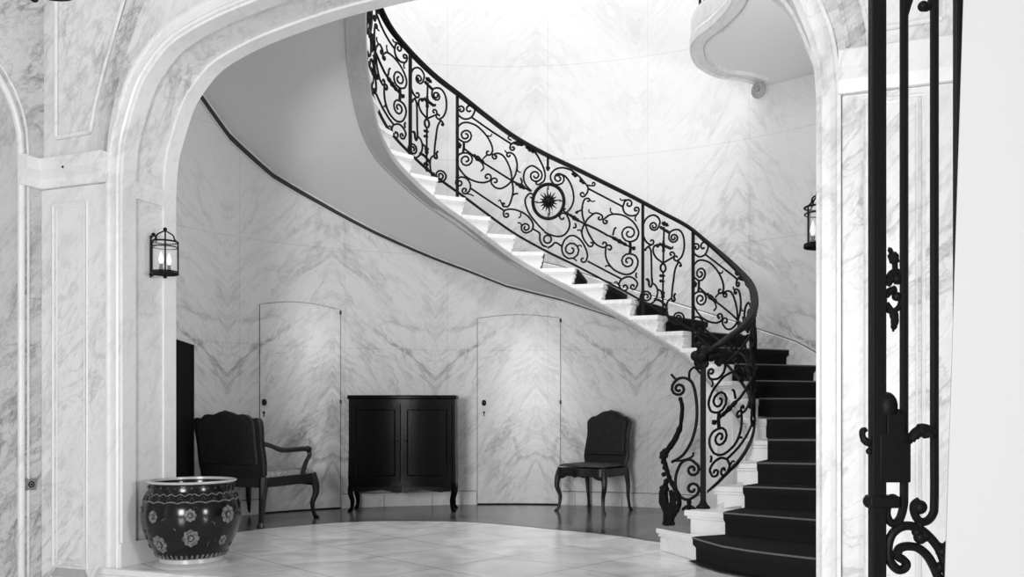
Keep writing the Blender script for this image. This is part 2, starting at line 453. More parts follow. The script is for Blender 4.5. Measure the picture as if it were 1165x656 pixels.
# bands on the reveal: raised borders that leave sunk panels, one per side and one round the arch soffit
def reveal_band(v0, v1, h=.016):
    m = MB(); inn_ = off_open(-h); o_ = off_open(.002)
    m.grid([[(p[0], v0, p[1]) for p in o_], [(p[0], v0, p[1]) for p in inn_], [(p[0], v1, p[1]) for p in inn_], [(p[0], v1, p[1]) for p in o_]])
    return m
m = reveal_band(.0, .105); m2 = reveal_band(.345, .45)
m.add(m2.v, m2.f)
for z0, z1 in ((-.17, .155), (2.36, 2.47)):
    for u0, u1 in ((UL-.002, UL+.0155), (UR-.0155, UR+.002)):
        m.box((u0, .1, z0), (u1, .35, z1))
struct(m.build('trim_4', M['pale'], None, angle=25))
# plinth of the reveal
m = MB()
m.box((UL-.002, -.02, 0.0), (UL+.022, .45, .155)); m.box((UR-.022, -.02, 0), (UR+.002, .45, .155))
struct(m.build('baseboard_front', M['pale'], None, smooth=False, bevel=.004))

# ------------------------------------------------------------------ pilasters and panels on the hall face
def frame_xz(m, pts, v, w=.022, h=.018, closed=True):
    """moulded frame along a polyline in a plane of constant v (hall side)"""
    n = len(pts)
    for i in range(n if closed else n-1):
        a = pts[i]; b = pts[(i+1) % n]
        m.tube([(a[0], v, a[1]), (b[0], v, b[1])], [w*.5], 6)
m = MB(); m.box((-2.99, -.022, -.17), (-2.425, .01, 2.44)); m.box((2.02, -.022, -.17), (4.2, .01, 2.44))
p1 = struct(m.build('trim_5', M['pier'], None, smooth=False, bevel=.006))
m = MB()
for (a, b) in ((-2.88, -2.585), (2.122, 2.365), (2.75, 3.3)):
    z0, z1 = -.02, 2.33 if a < 0 else 2.40
    frame_xz(m, [(a, z0), (b, z0), (b, z1), (a, z1)], -.024, .02)
    frame_xz(m, [(a+.028, z0+.03), (b-.028, z0+.03), (b-.028, z1-.03), (a+.028, z1-.03)], -.022, .008)
struct(m.build('trim_6', M['pale'], None, angle=60))
# sloping sills of the sunk panels
m = MB()
for (a, b) in ((-2.90, -2.58), (2.11, 2.37)):
    m.add([(a, -.03, -.085), (b, -.03, -.085), (b-.04, -.024, -.01), (a+.06, -.024, -.01)], [(0, 1, 2, 3)])
    m.add([(a, -.03, -.085), (b, -.03, -.085), (b, .0, -.085), (a, .0, -.085)], [(0, 1, 2, 3)])
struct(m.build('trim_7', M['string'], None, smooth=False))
# impost cornice, returning along the left hall wall
ip = [(0, 0), (.03, .0), (.034, .02), (.045, .055), (.07, .085), (.085, .10), (.085, .175), (.075, .185), (0, .19)]
ip = [(a, b) for a, b in ip]
m = MB()
path = [(-2.405, -.02), (-2.99, -.02), (-2.99, -.19)]
def offset_impost(path, prof, z):
    rows = []
    for a, b in prof:
        r = []
        for i, p in enumerate(path):
            d = []
            if i > 0: d.append(Vector((path[i][0]-path[i-1][0], path[i][1]-path[i-1][1])).normalized())
            if i < len(path)-1: d.append(Vector((path[i+1][0]-path[i][0], path[i+1][1]-path[i][1])).normalized())
            o = Vector((0, 0))
            for q in d:
                nq = Vector((-q.y, q.x)); 
                o += nq*a
            r.append((p[0]+o.x, p[1]+o.y, z+b))
        rows.append(r)
    return rows
R_ = offset_impost(path, ip, 2.44)
m.grid(R_); m.add([r[0] for r in R_], [tuple(range(len(R_)))]); m.add([r[-1] for r in R_], [tuple(range(len(R_)))])
R_ = offset_impost([(4.2, -.02), (2.007, -.02)], ip, 2.44)
m.grid(R_); m.add([r[-1] for r in R_], [tuple(range(len(R_)))])
struct(m.build('trim_8', M['pale'], None, angle=20))
# frames of the spandrel panels and the vault rib that rises from each impost
m = MB()
LP = [(-2.87, 4.8), (-2.87, 2.775), (-2.572, 2.782), (-2.533, 2.949), (-2.46, 3.164), (-2.365, 3.403), (-2.29, 3.586), (-2.0, 4.3), (-1.8, 4.8)]
frame_xz(m, LP, -.01, .03, closed=False)
mi = -.41   # the two sides mirror about the middle of the arch
RP = [(2.443, 4.8), (2.443, 2.735), (2.13, 2.725), (2.095, 2.885), (2.02, 3.10), (1.93, 3.34), (1.6, 4.1), (1.3, 4.8)]
frame_xz(m, RP, -.01, .026, closed=False)
struct(m.build('trim_9', M['pale'], None, angle=60))
m = MB()
RL = [(-2.55, 2.64), (-2.546, 2.725), (-2.524, 2.835), (-2.472, 3.026), (-2.383, 3.255), (-2.311, 3.451), (-2.26, 3.581), (-2.1, 3.95), (-1.8, 4.5)]
RR = [(-2.445, 2.62), (-2.442, 2.686), (-2.42, 2.823), (-2.362, 3.04), (-2.267, 3.278), (-2.181, 3.469), (-2.131, 3.561), (-1.97, 3.9), (-1.65, 4.4)]
for sgn in (1, -1):
    fx = (lambda u: u) if sgn == 1 else (lambda u: 2*(UL+UR)/2-u)
    A = spline([(fx(a), 0, b) for a, b in RL], 4); B = spline([(fx(a), 0, b) for a, b in RR], 4)
    rows = []
    for f, v in ((0, 0), (.06, -.02), (.16, -.02), (.2, -.01), (.8, -.01), (.85, -.03), (1, -.03), (1.0, 0)):
        rows.append([(a.x+(b.x-a.x)*f, v, a.z+(b.z-a.z)*f) for a, b in zip(A, B)])
    m.grid(rows)
struct(m.build('trim_10', M['hall'], None, angle=25))

# ------------------------------------------------------------------ left hall wall with its own arch
UW = -2.99; VJ = -.165; VE = -2.6
la = []
for k in range(0, 25):
    a = PI*k/24; la.append((VJ-(VJ-VE)/2*(1-math.cos(a)), 2.60+.85*math.sin(a)**.8 if 0 < k < 24 else 2.60))
m = MB()
for u in (UW, UW-.42):
    m.add([(u, .44, -.2), (u, VJ, -.2), (u, VJ, TOP), (u, .44, TOP)], [(0, 1, 2, 3)])
    m.add([(u, VE, -.2), (u, -4.2, -.2), (u, -4.2, TOP), (u, VE, TOP)], [(0, 1, 2, 3)])
    for (a, z0), (b, z1) in zip(la, la[1:]): m.add([(u, a, z0), (u, b, z1), (u, b, TOP), (u, a, TOP)], [(0, 1, 2, 3)])
lo = [(VJ, -.2)]+la+[(VE, -.2)]
for (a, z0), (b, z1) in zip(lo, lo[1:]): m.add([(UW, a, z0), (UW, b, z1), (UW-.42, b, z1), (UW-.42, a, z0)], [(0, 1, 2, 3)])
struct(m.build('wall_left', M['hall'], None, angle=30))
m = MB()
m.tube([(UW, a, z) for a, z in lo], .02, 6)
m.tube([(UW, a+(.05 if i < 13 else -.05), z+.04) for i, (a, z) in enumerate(lo)], .008, 5)
struct(m.build('trim_11', M['pale'], None, angle=60))
m = MB(); m.box((-6, -4.4, -.2), (-5.8, .6, TOP)); m.box((-6, .4, -.2), (-3.3, .6, TOP))
struct(m.build('wall_passage', M['hall'], None, smooth=False))
# added white slab for the blank margin at right; its edge leans a little
m = MB()
a = []
for d in (1.88, 1.98):
    k = d/1.9
    z0, z1 = -.17, 3.0
    l0, l1 = .8163, .9181
    a += [site(l0*k, d, z0), site(1.7, d, z0), site(1.7, d, z1), site(l1*k, d, z1)]
m.add(a, [(0, 1, 2, 3), (4, 5, 6, 7), (0, 1, 5, 4), (1, 2, 6, 5), (2, 3, 7, 6), (3, 0, 4, 7)])
struct(m.build('margin_slab', M['white'], None, smooth=False))
# ------------------------------------------------------------------ staircase
MIDS = {1: [(1.038, 1.464), (1.351, 1.109), (1.95, .86), (2.6, .72)], 2: [(1.20, 1.61), (1.817, 1.415), (2.6, 1.22)], 3: [(1.79, 1.83)]}
K = 14
def nosing(n):
    pts = [inn(n)]+[Vector(p) for p in MIDS.get(n, [])]+[out(n)]
    if len(pts) > 2: pts = [Vector((p.x, p.y)) for p in spline([(p.x, p.y, 0) for p in pts], 8)]
    ln = [0]
    for a, b in zip(pts, pts[1:]): ln.append(ln[-1]+(b-a).length)
    def at(s):
        s = min(max(s, 0), ln[-1])
        for i in range(len(pts)-1):
            if s <= ln[i+1]+1e-9:
                return pts[i]+(pts[i+1]-pts[i])*((s-ln[i])/(ln[i+1]-ln[i]))
        return pts[-1]
    return at, ln[-1]
NOS = {n: nosing(n) for n in range(1, NSTEP+1)}
def line(n, s0=0.0, s1=0.0, k=K):
    at, L = NOS[n]; return [at(s0+(L-s0-s1)*i/k) for i in range(k+1)]
def toward(a, b, d):
    r = []
    for p, q in zip(a, b):
        w = q-p; l = w.length; r.append(p+w*(d/l if l > 1e-6 else 0))
    return r
stair = empty('staircase', (1.0, 1.6, 0), 0, 'white marble staircase curving up the round wall with open step ends', 'staircase')
stair_inv = Vector((-1.0, -1.6, 0))
def sbuild(m, name, mat, **k):
    m.v = [(x-1.0, y-1.6, z) for x, y, z in m.v]
    return m.build(name, mat, stair, **k)
for n in range(1, NSTEP):
    z = n*RISE
    a = line(n); b = line(n+1); b2 = toward(b, a, -.03)
    edge = [inn(n+f) for f in (.25, .5, .75)] if n > 2 else []
    m = MB()
    poly = a+b2[::-1]+edge[::-1]
    P2 = [(p.x, p.y) for p in poly]
    m.prism(P2, z-.038, z)
    # fillet under the nosing
    a1 = toward(line(n, .012), b, .014); e1 = [inn(n+f)+(out(n+f)-inn(n+f)).normalized()*.012 for f in (.3, .6)] if n > 2 else []
    m.prism([(p.x, p.y) for p in a1+line(n+1, .012)[::-1]+e1[::-1]], z-.058, z-.038)
    ai = toward(line(n, .024), line(n+1, .024), .03); bi = toward(line(n+1, .024), line(n, .024), -.034)
    bi = toward(line(n+1, .024), line(n, .024), -.022)
    q = ai+bi[::-1]; nn = len(ai)
    if n <= 9: lo = [0.0]*(2*nn)
    else: lo = [z-.165]*nn+[z-.0585]*nn
    m.prism([(p.x, p.y) for p in q], lo, z-.058)
    # scrolled console under the open end of the nosing
    c0 = ai[0]; tdir = (a[0]-ai[0]); 
    if n < 9:
        sbuild(m, 'step', M['step'], angle=30, bevel=.005); continue
    nz = [(0, -.058), (.026, -.058), (.030, -.068), (.020, -.082), (.012, -.1), (.016, -.115), (.008, -.128), (0, -.13)]
    d0 = (line(n, .024)[0]-ai[0]).normalized(); w0 = (line(n)[3]-line(n)[0]).normalized()
    vs = []
    for s in (.0, .10):
        for x, h in nz: vs.append((*(c0+d0*x+w0*s), z+h))
    k = len(nz)
    m.add(vs, [tuple(range(k)), tuple(range(k, 2*k))]+[(i, (i+1) % k, k+(i+1) % k, k+i) for i in range(k)])
    sbuild(m, 'step', M['step'], angle=30, bevel=.005)
# moulded string under the open step ends
nn = [1.6+.1*i for i in range(int((28-1.6)/.1)+1)]
m = MB(); pts = [(*inn(n), n*RISE) for n in nn if n >= 2.9]
m.sweep(pts, [(-.05, -.196), (-.012, -.196), (.002, -.20), (.006, -.212), (0, -.25), (-.125, -.25), (-.132, -.264), (-.15, -.264), (-.158, -.24), (-.05, -.21)])
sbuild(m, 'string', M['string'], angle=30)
m = MB(); m.sweep(pts, [(-.06, -.168), (-.0235, -.168), (-.0235, -.2), (-.06, -.2)])
sbuild(m, 'end_plate', M['step'], angle=30)
m = MB(); rows = []
for i in range(0, 80):
    n = 9.2+i*(28-9.2)/79
    a, b = inn(n), out(n)
    rows.append([(*(a+(b-a)*f), n*RISE-.244) for f in [k/10 for k in range(11)]])
m.grid(rows)
sbuild(m, 'soffit', M['soffit'])
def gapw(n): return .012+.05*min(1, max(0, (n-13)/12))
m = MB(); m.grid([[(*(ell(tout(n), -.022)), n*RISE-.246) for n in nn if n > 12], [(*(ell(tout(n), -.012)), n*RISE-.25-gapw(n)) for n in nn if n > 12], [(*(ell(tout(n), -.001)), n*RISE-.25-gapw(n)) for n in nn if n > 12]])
sbuild(m, 'painted_gap_shade', M['recess_shade'])  # painted shade strip where the soffit meets the wall
m = MB(); m.tube([(*(ell(tout(n), -.03)), n*RISE-.25) for n in nn if n > 9.5], .009, 6)
m.tube([(*(ell(tout(n), -.010)), n*RISE-.255-gapw(n)) for n in nn if n > 9.5], .007, 6)
sbuild(m, 'soffit_moulding', M['pale'])

# upper landing that the stair reaches, with its waved edge over the hall
edge = [(-1.232, 1.111), (-1.0, .98), (-.5, .93), (.2, .95), (.75, 1.15), (1.1, 1.6), (1.2, 2.05), (1.15, 2.43), (.95, 2.77), (.77, 2.98), (.68, 3.2), (.67, 3.56), (.79, 3.87), (.98, 4.02), (1.10, 4.20)]
ES = spline([(a, b, 0) for a, b in edge], 6)
wl = [ell(1.215+(T0+.02-1.215)*k/24, -.003) for k in range(25)]
wl = [p for p in wl if p.y > .46]
wr = [ell(tout(28)+(PI+.38-tout(28))*k/8, -.003) for k in range(9)]
wr = [p for p in wr if p.y > .46]
poly = [(p.x, p.y) for p in ES]+[(p.x, p.y) for p in wl]+[(wl[-1].x, .455), (wr[-1].x, .455)]+[(p.x, p.y) for p in wr[::-1]]
m = MB(); m.prism(poly, 4.10, 4.335)
land = m.build('upper_landing', M['soffit'], None, angle=25)
tag(land, 'upper gallery landing with a waved edge, overhead at the top right', 'landing')
m = MB(); m.sweep([(p.x, p.y, 4.1) for p in ES], [(-.012, .02), (-.03, .0), (-.03, -.028), (-.012, -.034), (.0, -.016), (.09, -.016), (.098, -.03), (.12, -.03), (.126, .004)][::-1] if False else
          [(.012, .24), (.02, .20), (.02, .06), (.03, .04), (.03, -.028), (.012, -.034), (0, -.016), (-.09, -.016), (-.098, -.032), (-.12, -.032), (-.126, .004)])
m.build('edge_moulding', M['pale'], land, angle=25)
# scroll where the waved edge meets the wall
m = MB(); sp = []
for k in range(40):
    a = k/39*2.2*2*PI; r = .075*(1-k/46); sp.append((1.10+.0+r*math.sin(a)*.8, 4.16+r*.5*math.sin(a)*.0, 4.06+r*math.cos(a)-.05))
m.tube(sp, .022, 6)
m.build('scroll_bracket', M['string'], land)

# carpet runner
MG = {1: .556, 2: .306, 3: .236, 4: .178, 5: .168, 6: .15, 7: .135}
m = MB(); rows = []
def crow(n, d, z):
    s0 = MG.get(n, .16); a = line(n, s0, .1, 12); 
    nb = n+1 if n < NSTEP else n-1
    b = line(nb, MG.get(nb, .16), .1, 12)
    return [(p.x, p.y, z) for p in toward(a, b, d if n < NSTEP else -d)]
for n in range(1, NSTEP):
    z = n*RISE
    if n == 1: rows.append(crow(n, -.05, .010))
    rows += [crow(n, .012, z-RISE+.014), crow(n, .010, z-.062), crow(n, -.012, z-.04), crow(n, -.014, z-.004), crow(n, -.006, z+.011), crow(n, .03, z+.013)]
rows.append(crow(NSTEP, .012, (NSTEP-1)*RISE+.013))
m.grid(rows)
cr_ = m.build('carpet_runner', M['carpet'], None, angle=50)
tag(cr_, 'dark carpet runner laid down the middle of the marble stairs', 'carpet')

for n in range(1, NSTEP):
    m = MB(); m.tube(crow(n, -.014, n*RISE+.004), .0065, 5)
    m.build('pale_nosing_edge', M['nosing_edge'], cr_)  # thin paler line along each carpet nosing

# ------------------------------------------------------------------ wrought iron railing
rl = empty('stair_railing', (NEWEL.x, NEWEL.y, 2*RISE), 0, 'black wrought iron stair railing of scrolls with a sun medallion', 'railing')
OFF = Vector((NEWEL.x, NEWEL.y, 2*RISE))
def rbuild(m, name, mat=None, parent=None, **k):
    m.v = [tuple(Vector(p)-OFF) for p in m.v]
    return m.build(name, mat or M['iron'], parent or rl, **k)
def rp(n, w): p = rail(n); return (p.x, p.y, n*RISE+w)
def lift(n): return .075*max(0, (5-n)/2.7)**1.5 if n < 5 else 0
ns = [2.3+.08*i for i in range(int(25.7/.08)+1)]
m = MB(); m.sweep([rp(n, .935+lift(n)) for n in ns], [(-.024, -.016), (.024, -.016), (.030, -.002), (.028, .014), (.016, .025), (-.016, .025), (-.028, .014), (-.030, -.002)])
e = rail(2.3); f = (rail(2.3)-rail(2.6)).normalized(); ze = 2.3*RISE+.935+lift(2.3)
curl = [(e.x+f.x*.05*math.sin(a)*(1-a/9), e.y+f.y*.05*math.sin(a)*(1-a/9), ze-.04+.04*math.cos(a)*(1-a/9)) for a in [k*.4 for k in range(16)]]
m.tube(curl, [.026]*8+[.018]*8, 8)
rbuild(m, 'handrail')
m = MB(); m.sweep([rp(n, .03) for n in ns if n > 2.5], [(-.009, -.011), (.009, -.011), (.009, .011), (-.009, .011)])
rbuild(m, 'bottom_rail', angle=30)
for n, base in ((10.73, 10), (12.68, 12), (19.2, 19), (21.0, 21), (27.5, 27)):
    m = MB(); p = rail(n); t = (rail(n+.05)-rail(n-.05)).normalized(); s = Vector((-t.y, t.x)); h = .012
    q = [(p+t*h*a+s*h*b) for a, b in ((-1, -1), (1, -1), (1, 1), (-1, 1))]
    m.prism([(w.x, w.y) for w in q], base*RISE, n*RISE+.925)
    rbuild(m, 'post', angle=30)
m = MB(); p = NEWEL; h = .017
m.prism([(p.x-h, p.y-h), (p.x+h, p.y-h), (p.x+h, p.y+h), (p.x-h, p.y+h)], 2*RISE, 1.37)
m.lathe([(.0, 0), (.05, 0), (.05, .012), (.03, .03), (.018, .06)], (p.x, p.y, 2*RISE), 12)
for dx, dy, dz, r in ((0, 0, 1.40, .05), (.05, .02, 1.37, .036), (-.05, 0, 1.375, .04), (.0, -.04, 1.36, .035), (.075, .05, 1.42, .03), (-.03, -.01, 1.45, .026)):
    m.sphere((p.x+dx, p.y+dy, dz), r, 7)
rbuild(m, 'newel_post', angle=40)
WIDE=[(0.008,[(0.02,0.819),(0.017,0.814),(0.014,0.805),(0.014,0.797),(0.018,0.794),(0.024,0.798),(0.031,0.81),(0.037,0.827),(0.037,0.843),(0.033,0.851),(0.023,0.847),(0.012,0.831),(0.003,0.807),(-0.001,0.782),(-0,0.775),(0,0.765),(0.002,0.755),(0.004,0.747),(0.008,0.743),(0.012,0.741),(0.018,0.74),(0.024,0.741),(0.029,0.743),(0.036,0.746),(0.042,0.752),(0.049,0.76),(0.057,0.771),(0.065,0.784),(0.073,0.799),(0.08,0.814),(0.086,0.831),(0.091,0.849),(0.095,0.866),(0.098,0.878),(0.102,0.911),(0.096,0.929),(0.083,0.927),(0.068,0.909),(0.057,0.885),(0.052,0.862),(0.054,0.848),(0.06,0.846),(0.068,0.853),(0.074,0.865),(0.076,0.875)]),
(0.008,[(0.045,0.617),(0.05,0.626),(0.056,0.631),(0.061,0.628),(0.062,0.615),(0.056,0.595),(0.046,0.576),(0.035,0.565),(0.026,0.569),(0.023,0.589),(0.03,0.619),(0.044,0.649),(0.061,0.669),(0.076,0.669),(0.082,0.646),(0.076,0.607),(0.059,0.564),(0.036,0.533),(0.031,0.531),(0.022,0.529),(0.014,0.527),(0.007,0.53),(0.002,0.537),(-0.001,0.547),(-0.004,0.56),(-0.004,0.575),(-0.003,0.593),(0,0.614),(0.005,0.636),(0.011,0.657),(0.019,0.677),(0.027,0.697),(0.038,0.715),(0.049,0.731),(0.062,0.746),(0.077,0.758),(0.092,0.768),(0.106,0.775),(0.121,0.778),(0.135,0.776),(0.148,0.772),(0.16,0.767),(0.171,0.759),(0.181,0.749),(0.189,0.738),(0.196,0.726),(0.202,0.714),(0.206,0.7),(0.209,0.687),(0.21,0.674),(0.211,0.662),(0.209,0.649),(0.207,0.638),(0.206,0.63),(0.197,0.606),(0.186,0.59),(0.177,0.586),(0.174,0.594),(0.175,0.607),(0.18,0.619),(0.185,0.624),(0.188,0.623)]),
(0.008,[(0.047,0.368),(0.053,0.372),(0.06,0.385),(0.065,0.402),(0.064,0.416),(0.057,0.422),(0.045,0.413),(0.033,0.391),(0.024,0.363),(0.023,0.337),(0.032,0.324),(0.049,0.333),(0.068,0.361),(0.083,0.402),(0.088,0.441),(0.078,0.464),(0.058,0.46),(0.032,0.429),(0.027,0.42),(0.02,0.407),(0.013,0.393),(0.007,0.378),(0.003,0.363),(-0.001,0.348),(-0.004,0.332),(-0.004,0.317),(-0.003,0.302),(0,0.287),(0.005,0.273),(0.011,0.261),(0.019,0.25),(0.028,0.241),(0.038,0.235),(0.049,0.231),(0.061,0.232),(0.075,0.236),(0.088,0.242),(0.102,0.25),(0.116,0.26),(0.13,0.272),(0.143,0.285),(0.156,0.299),(0.167,0.315),(0.178,0.333),(0.188,0.35),(0.194,0.362),(0.202,0.39),(0.201,0.41),(0.194,0.417),(0.184,0.411),(0.174,0.396),(0.168,0.378),(0.166,0.365),(0.169,0.359),(0.175,0.36),(0.179,0.367),(0.182,0.375)]),
(0.01,[(0.036,0.533),(0.037,0.526),(0.037,0.515),(0.037,0.502),(0.037,0.489),(0.036,0.474),(0.035,0.456),(0.033,0.44),(0.032,0.429)]),
(0.008,[(0.037,0.476),(0.045,0.475),(0.057,0.475),(0.071,0.475),(0.084,0.475),(0.096,0.475),(0.108,0.476),(0.121,0.477),(0.138,0.48),(0.16,0.483),(0.185,0.488),(0.211,0.493),(0.237,0.498),(0.262,0.502),(0.288,0.506),(0.31,0.509),(0.325,0.51)]),
(0.02,[(0.091,0.483),(0.097,0.483),(0.105,0.482),(0.115,0.481),(0.124,0.482),(0.135,0.483),(0.147,0.485),(0.157,0.486),(0.165,0.488)]),
(0.007,[(0.142,0.478),(0.146,0.471),(0.15,0.462),(0.154,0.451),(0.156,0.439),(0.154,0.425),(0.149,0.41),(0.143,0.396),(0.14,0.386)]),
(0.007,[(0.16,0.54),(0.164,0.549),(0.169,0.563),(0.174,0.575),(0.176,0.578),(0.172,0.569),(0.164,0.55),(0.157,0.53),(0.151,0.516)]),
(0.02,[(0.007,0.493),(0.008,0.489),(0.009,0.483),(0.011,0.476),(0.011,0.469),(0.011,0.461),(0.01,0.453),(0.009,0.446),(0.009,0.441)]),
(0.008,[(0.327,0.509),(0.326,0.523),(0.326,0.544),(0.324,0.567),(0.322,0.587),(0.319,0.604),(0.314,0.621),(0.309,0.636),(0.304,0.65),(0.298,0.662),(0.292,0.673),(0.285,0.681),(0.277,0.687),(0.27,0.688),(0.262,0.687),(0.254,0.683),(0.246,0.677),(0.237,0.666),(0.227,0.65),(0.218,0.636),(0.212,0.625),(0.209,0.607),(0.211,0.596),(0.218,0.594),(0.225,0.601),(0.232,0.613),(0.235,0.626),(0.235,0.634),(0.232,0.636),(0.228,0.633),(0.225,0.628),(0.223,0.623)]),
(0.008,[(0.327,0.509),(0.323,0.497),(0.316,0.479),(0.309,0.459),(0.301,0.439),(0.293,0.421),(0.283,0.401),(0.274,0.383),(0.264,0.367),(0.255,0.355),(0.245,0.346),(0.236,0.339),(0.228,0.334),(0.22,0.334),(0.214,0.337),(0.208,0.341),(0.204,0.343),(0.2,0.359),(0.204,0.383),(0.214,0.405),(0.225,0.419),(0.233,0.422),(0.237,0.415),(0.237,0.402),(0.232,0.389),(0.226,0.38),(0.222,0.378),(0.22,0.381)]),
(0.008,[(0.327,0.509),(0.331,0.523),(0.336,0.542),(0.341,0.564),(0.346,0.585),(0.349,0.605),(0.352,0.626),(0.354,0.646),(0.356,0.665),(0.356,0.683),(0.356,0.701),(0.354,0.717),(0.352,0.731),(0.35,0.743),(0.346,0.754),(0.342,0.762),(0.338,0.768),(0.333,0.77),(0.326,0.768),(0.321,0.766),(0.317,0.764),(0.307,0.752),(0.299,0.735),(0.297,0.72),(0.3,0.712),(0.306,0.713),(0.312,0.721),(0.315,0.73),(0.315,0.736),(0.313,0.738)]),
(0.006,[(0.354,0.656),(0.355,0.651),(0.357,0.644),(0.36,0.637),(0.362,0.633),(0.365,0.633),(0.369,0.635),(0.373,0.638),(0.376,0.64)]),
(0.006,[(0.286,0.752),(0.287,0.749),(0.288,0.745),(0.29,0.741),(0.293,0.74),(0.298,0.743),(0.304,0.749),(0.311,0.755),(0.315,0.759)]),
(0.006,[(0.169,0.757),(0.175,0.76),(0.182,0.765),(0.19,0.771),(0.196,0.777),(0.2,0.785),(0.202,0.795),(0.204,0.804),(0.205,0.81)]),
(0.008,[(0.327,0.506),(0.329,0.493),(0.331,0.474),(0.333,0.452),(0.334,0.43),(0.333,0.408),(0.331,0.385),(0.328,0.361),(0.325,0.338),(0.321,0.314),(0.317,0.289),(0.312,0.266),(0.306,0.248),(0.301,0.236),(0.295,0.229),(0.29,0.225),(0.286,0.222),(0.277,0.212),(0.271,0.214),(0.269,0.223),(0.272,0.235),(0.277,0.244),(0.281,0.248),(0.284,0.245),(0.283,0.241)]),
(0.006,[(0.246,0.229),(0.248,0.234),(0.251,0.241),(0.254,0.248),(0.257,0.251),(0.259,0.248),(0.261,0.242),(0.263,0.235),(0.266,0.23),(0.269,0.229),(0.274,0.228),(0.277,0.228),(0.28,0.228)]),
(0.008,[(0.334,0.381),(0.336,0.386),(0.339,0.394),(0.342,0.402),(0.346,0.408),(0.35,0.414),(0.355,0.42),(0.359,0.425),(0.362,0.428)]),
(0.008,[(0.084,0.819),(0.107,0.822),(0.14,0.826),(0.176,0.83),(0.21,0.834),(0.242,0.84),(0.275,0.846),(0.304,0.85),(0.324,0.852)]),
(0.008,[(0.328,0.819),(0.328,0.823),(0.33,0.829),(0.333,0.835),(0.337,0.836),(0.34,0.833),(0.34,0.823),(0.337,0.811),(0.33,0.8),(0.323,0.794),(0.317,0.797),(0.315,0.809),(0.316,0.817),(0.317,0.827),(0.319,0.839),(0.324,0.852),(0.33,0.866),(0.338,0.881),(0.348,0.896),(0.358,0.909),(0.369,0.92),(0.381,0.929),(0.393,0.936),(0.405,0.939),(0.416,0.937),(0.427,0.932),(0.437,0.923),(0.447,0.912),(0.456,0.898),(0.465,0.88),(0.473,0.861),(0.48,0.841),(0.487,0.821),(0.493,0.799),(0.497,0.778),(0.5,0.757),(0.501,0.737),(0.5,0.718),(0.498,0.7),(0.495,0.682),(0.489,0.665),(0.481,0.647),(0.474,0.632),(0.469,0.622),(0.461,0.613),(0.455,0.615),(0.454,0.623),(0.456,0.633),(0.459,0.64),(0.462,0.64)]),
(0.018,[(0.334,0.874),(0.34,0.88),(0.349,0.887),(0.358,0.895),(0.366,0.901),(0.373,0.904),(0.38,0.907),(0.386,0.908),(0.39,0.909)]),
(0.018,[(0.401,0.91),(0.406,0.91),(0.413,0.909),(0.421,0.908),(0.428,0.907),(0.434,0.906),(0.441,0.904),(0.446,0.903),(0.45,0.902)]),
(0.007,[(0.325,0.889),(0.321,0.887),(0.316,0.885),(0.31,0.884),(0.306,0.886),(0.306,0.892),(0.308,0.903),(0.311,0.913),(0.313,0.92)]),
(0.008,[(0.432,0.522),(0.425,0.528),(0.416,0.536),(0.406,0.546),(0.399,0.558),(0.395,0.57),(0.392,0.585),(0.391,0.601),(0.39,0.618),(0.392,0.638),(0.394,0.659),(0.398,0.681),(0.403,0.7),(0.41,0.72),(0.418,0.738),(0.427,0.755),(0.435,0.766),(0.443,0.77),(0.452,0.77),(0.459,0.767),(0.464,0.765),(0.48,0.756),(0.485,0.725),(0.479,0.685),(0.465,0.65),(0.447,0.631),(0.433,0.632),(0.427,0.652),(0.429,0.681),(0.439,0.709),(0.451,0.726),(0.462,0.728),(0.468,0.716),(0.467,0.698),(0.462,0.68),(0.454,0.668),(0.448,0.665),(0.444,0.671),(0.444,0.681)]),
(0.009,[(0.327,0.512),(0.334,0.513),(0.343,0.514),(0.354,0.515),(0.366,0.516),(0.382,0.517),(0.4,0.518),(0.416,0.518),(0.428,0.518)]),
(0.02,[(0.346,0.509),(0.353,0.51),(0.363,0.512),(0.373,0.514),(0.382,0.515),(0.388,0.515),(0.394,0.513),(0.398,0.512),(0.401,0.511)]),
(0.008,[(0.374,0.587),(0.376,0.582),(0.379,0.574),(0.381,0.564),(0.382,0.554),(0.38,0.54),(0.376,0.525),(0.373,0.51),(0.37,0.5)]),
(0.008,[(0.008,0.12),(0.006,0.12),(0.005,0.125),(0.006,0.133),(0.01,0.144),(0.016,0.151),(0.022,0.152),(0.025,0.144),(0.024,0.128),(0.017,0.11),(0.007,0.095),(-0.003,0.09),(-0.009,0.098),(-0.008,0.107),(-0.007,0.12),(-0.005,0.134),(-0.001,0.148),(0.005,0.162),(0.012,0.176),(0.02,0.19),(0.028,0.2),(0.036,0.207),(0.043,0.212),(0.051,0.214),(0.058,0.214),(0.064,0.21),(0.069,0.204),(0.073,0.195),(0.075,0.184),(0.076,0.171),(0.075,0.154),(0.072,0.138),(0.069,0.122),(0.065,0.108),(0.059,0.093),(0.053,0.08),(0.049,0.071),(0.038,0.059),(0.03,0.06),(0.027,0.07),(0.029,0.086),(0.035,0.102),(0.042,0.112),(0.048,0.114),(0.051,0.11),(0.05,0.101),(0.047,0.093),(0.044,0.087),(0.041,0.086)]),
(0.006,[(0.049,0.074),(0.054,0.078),(0.061,0.084),(0.069,0.09),(0.075,0.095),(0.081,0.098),(0.087,0.1),(0.091,0.102),(0.095,0.103)]),
(0.007,[(-0.009,0.152),(-0.006,0.158),(-0.001,0.168),(0.003,0.177),(0.006,0.186),(0.006,0.192),(0.004,0.197),(0.002,0.201),(0.001,0.204)]),
(0.008,[(0.08,0.155),(0.097,0.157),(0.123,0.16),(0.151,0.163),(0.178,0.166),(0.205,0.169),(0.234,0.173),(0.26,0.176),(0.277,0.178)]),
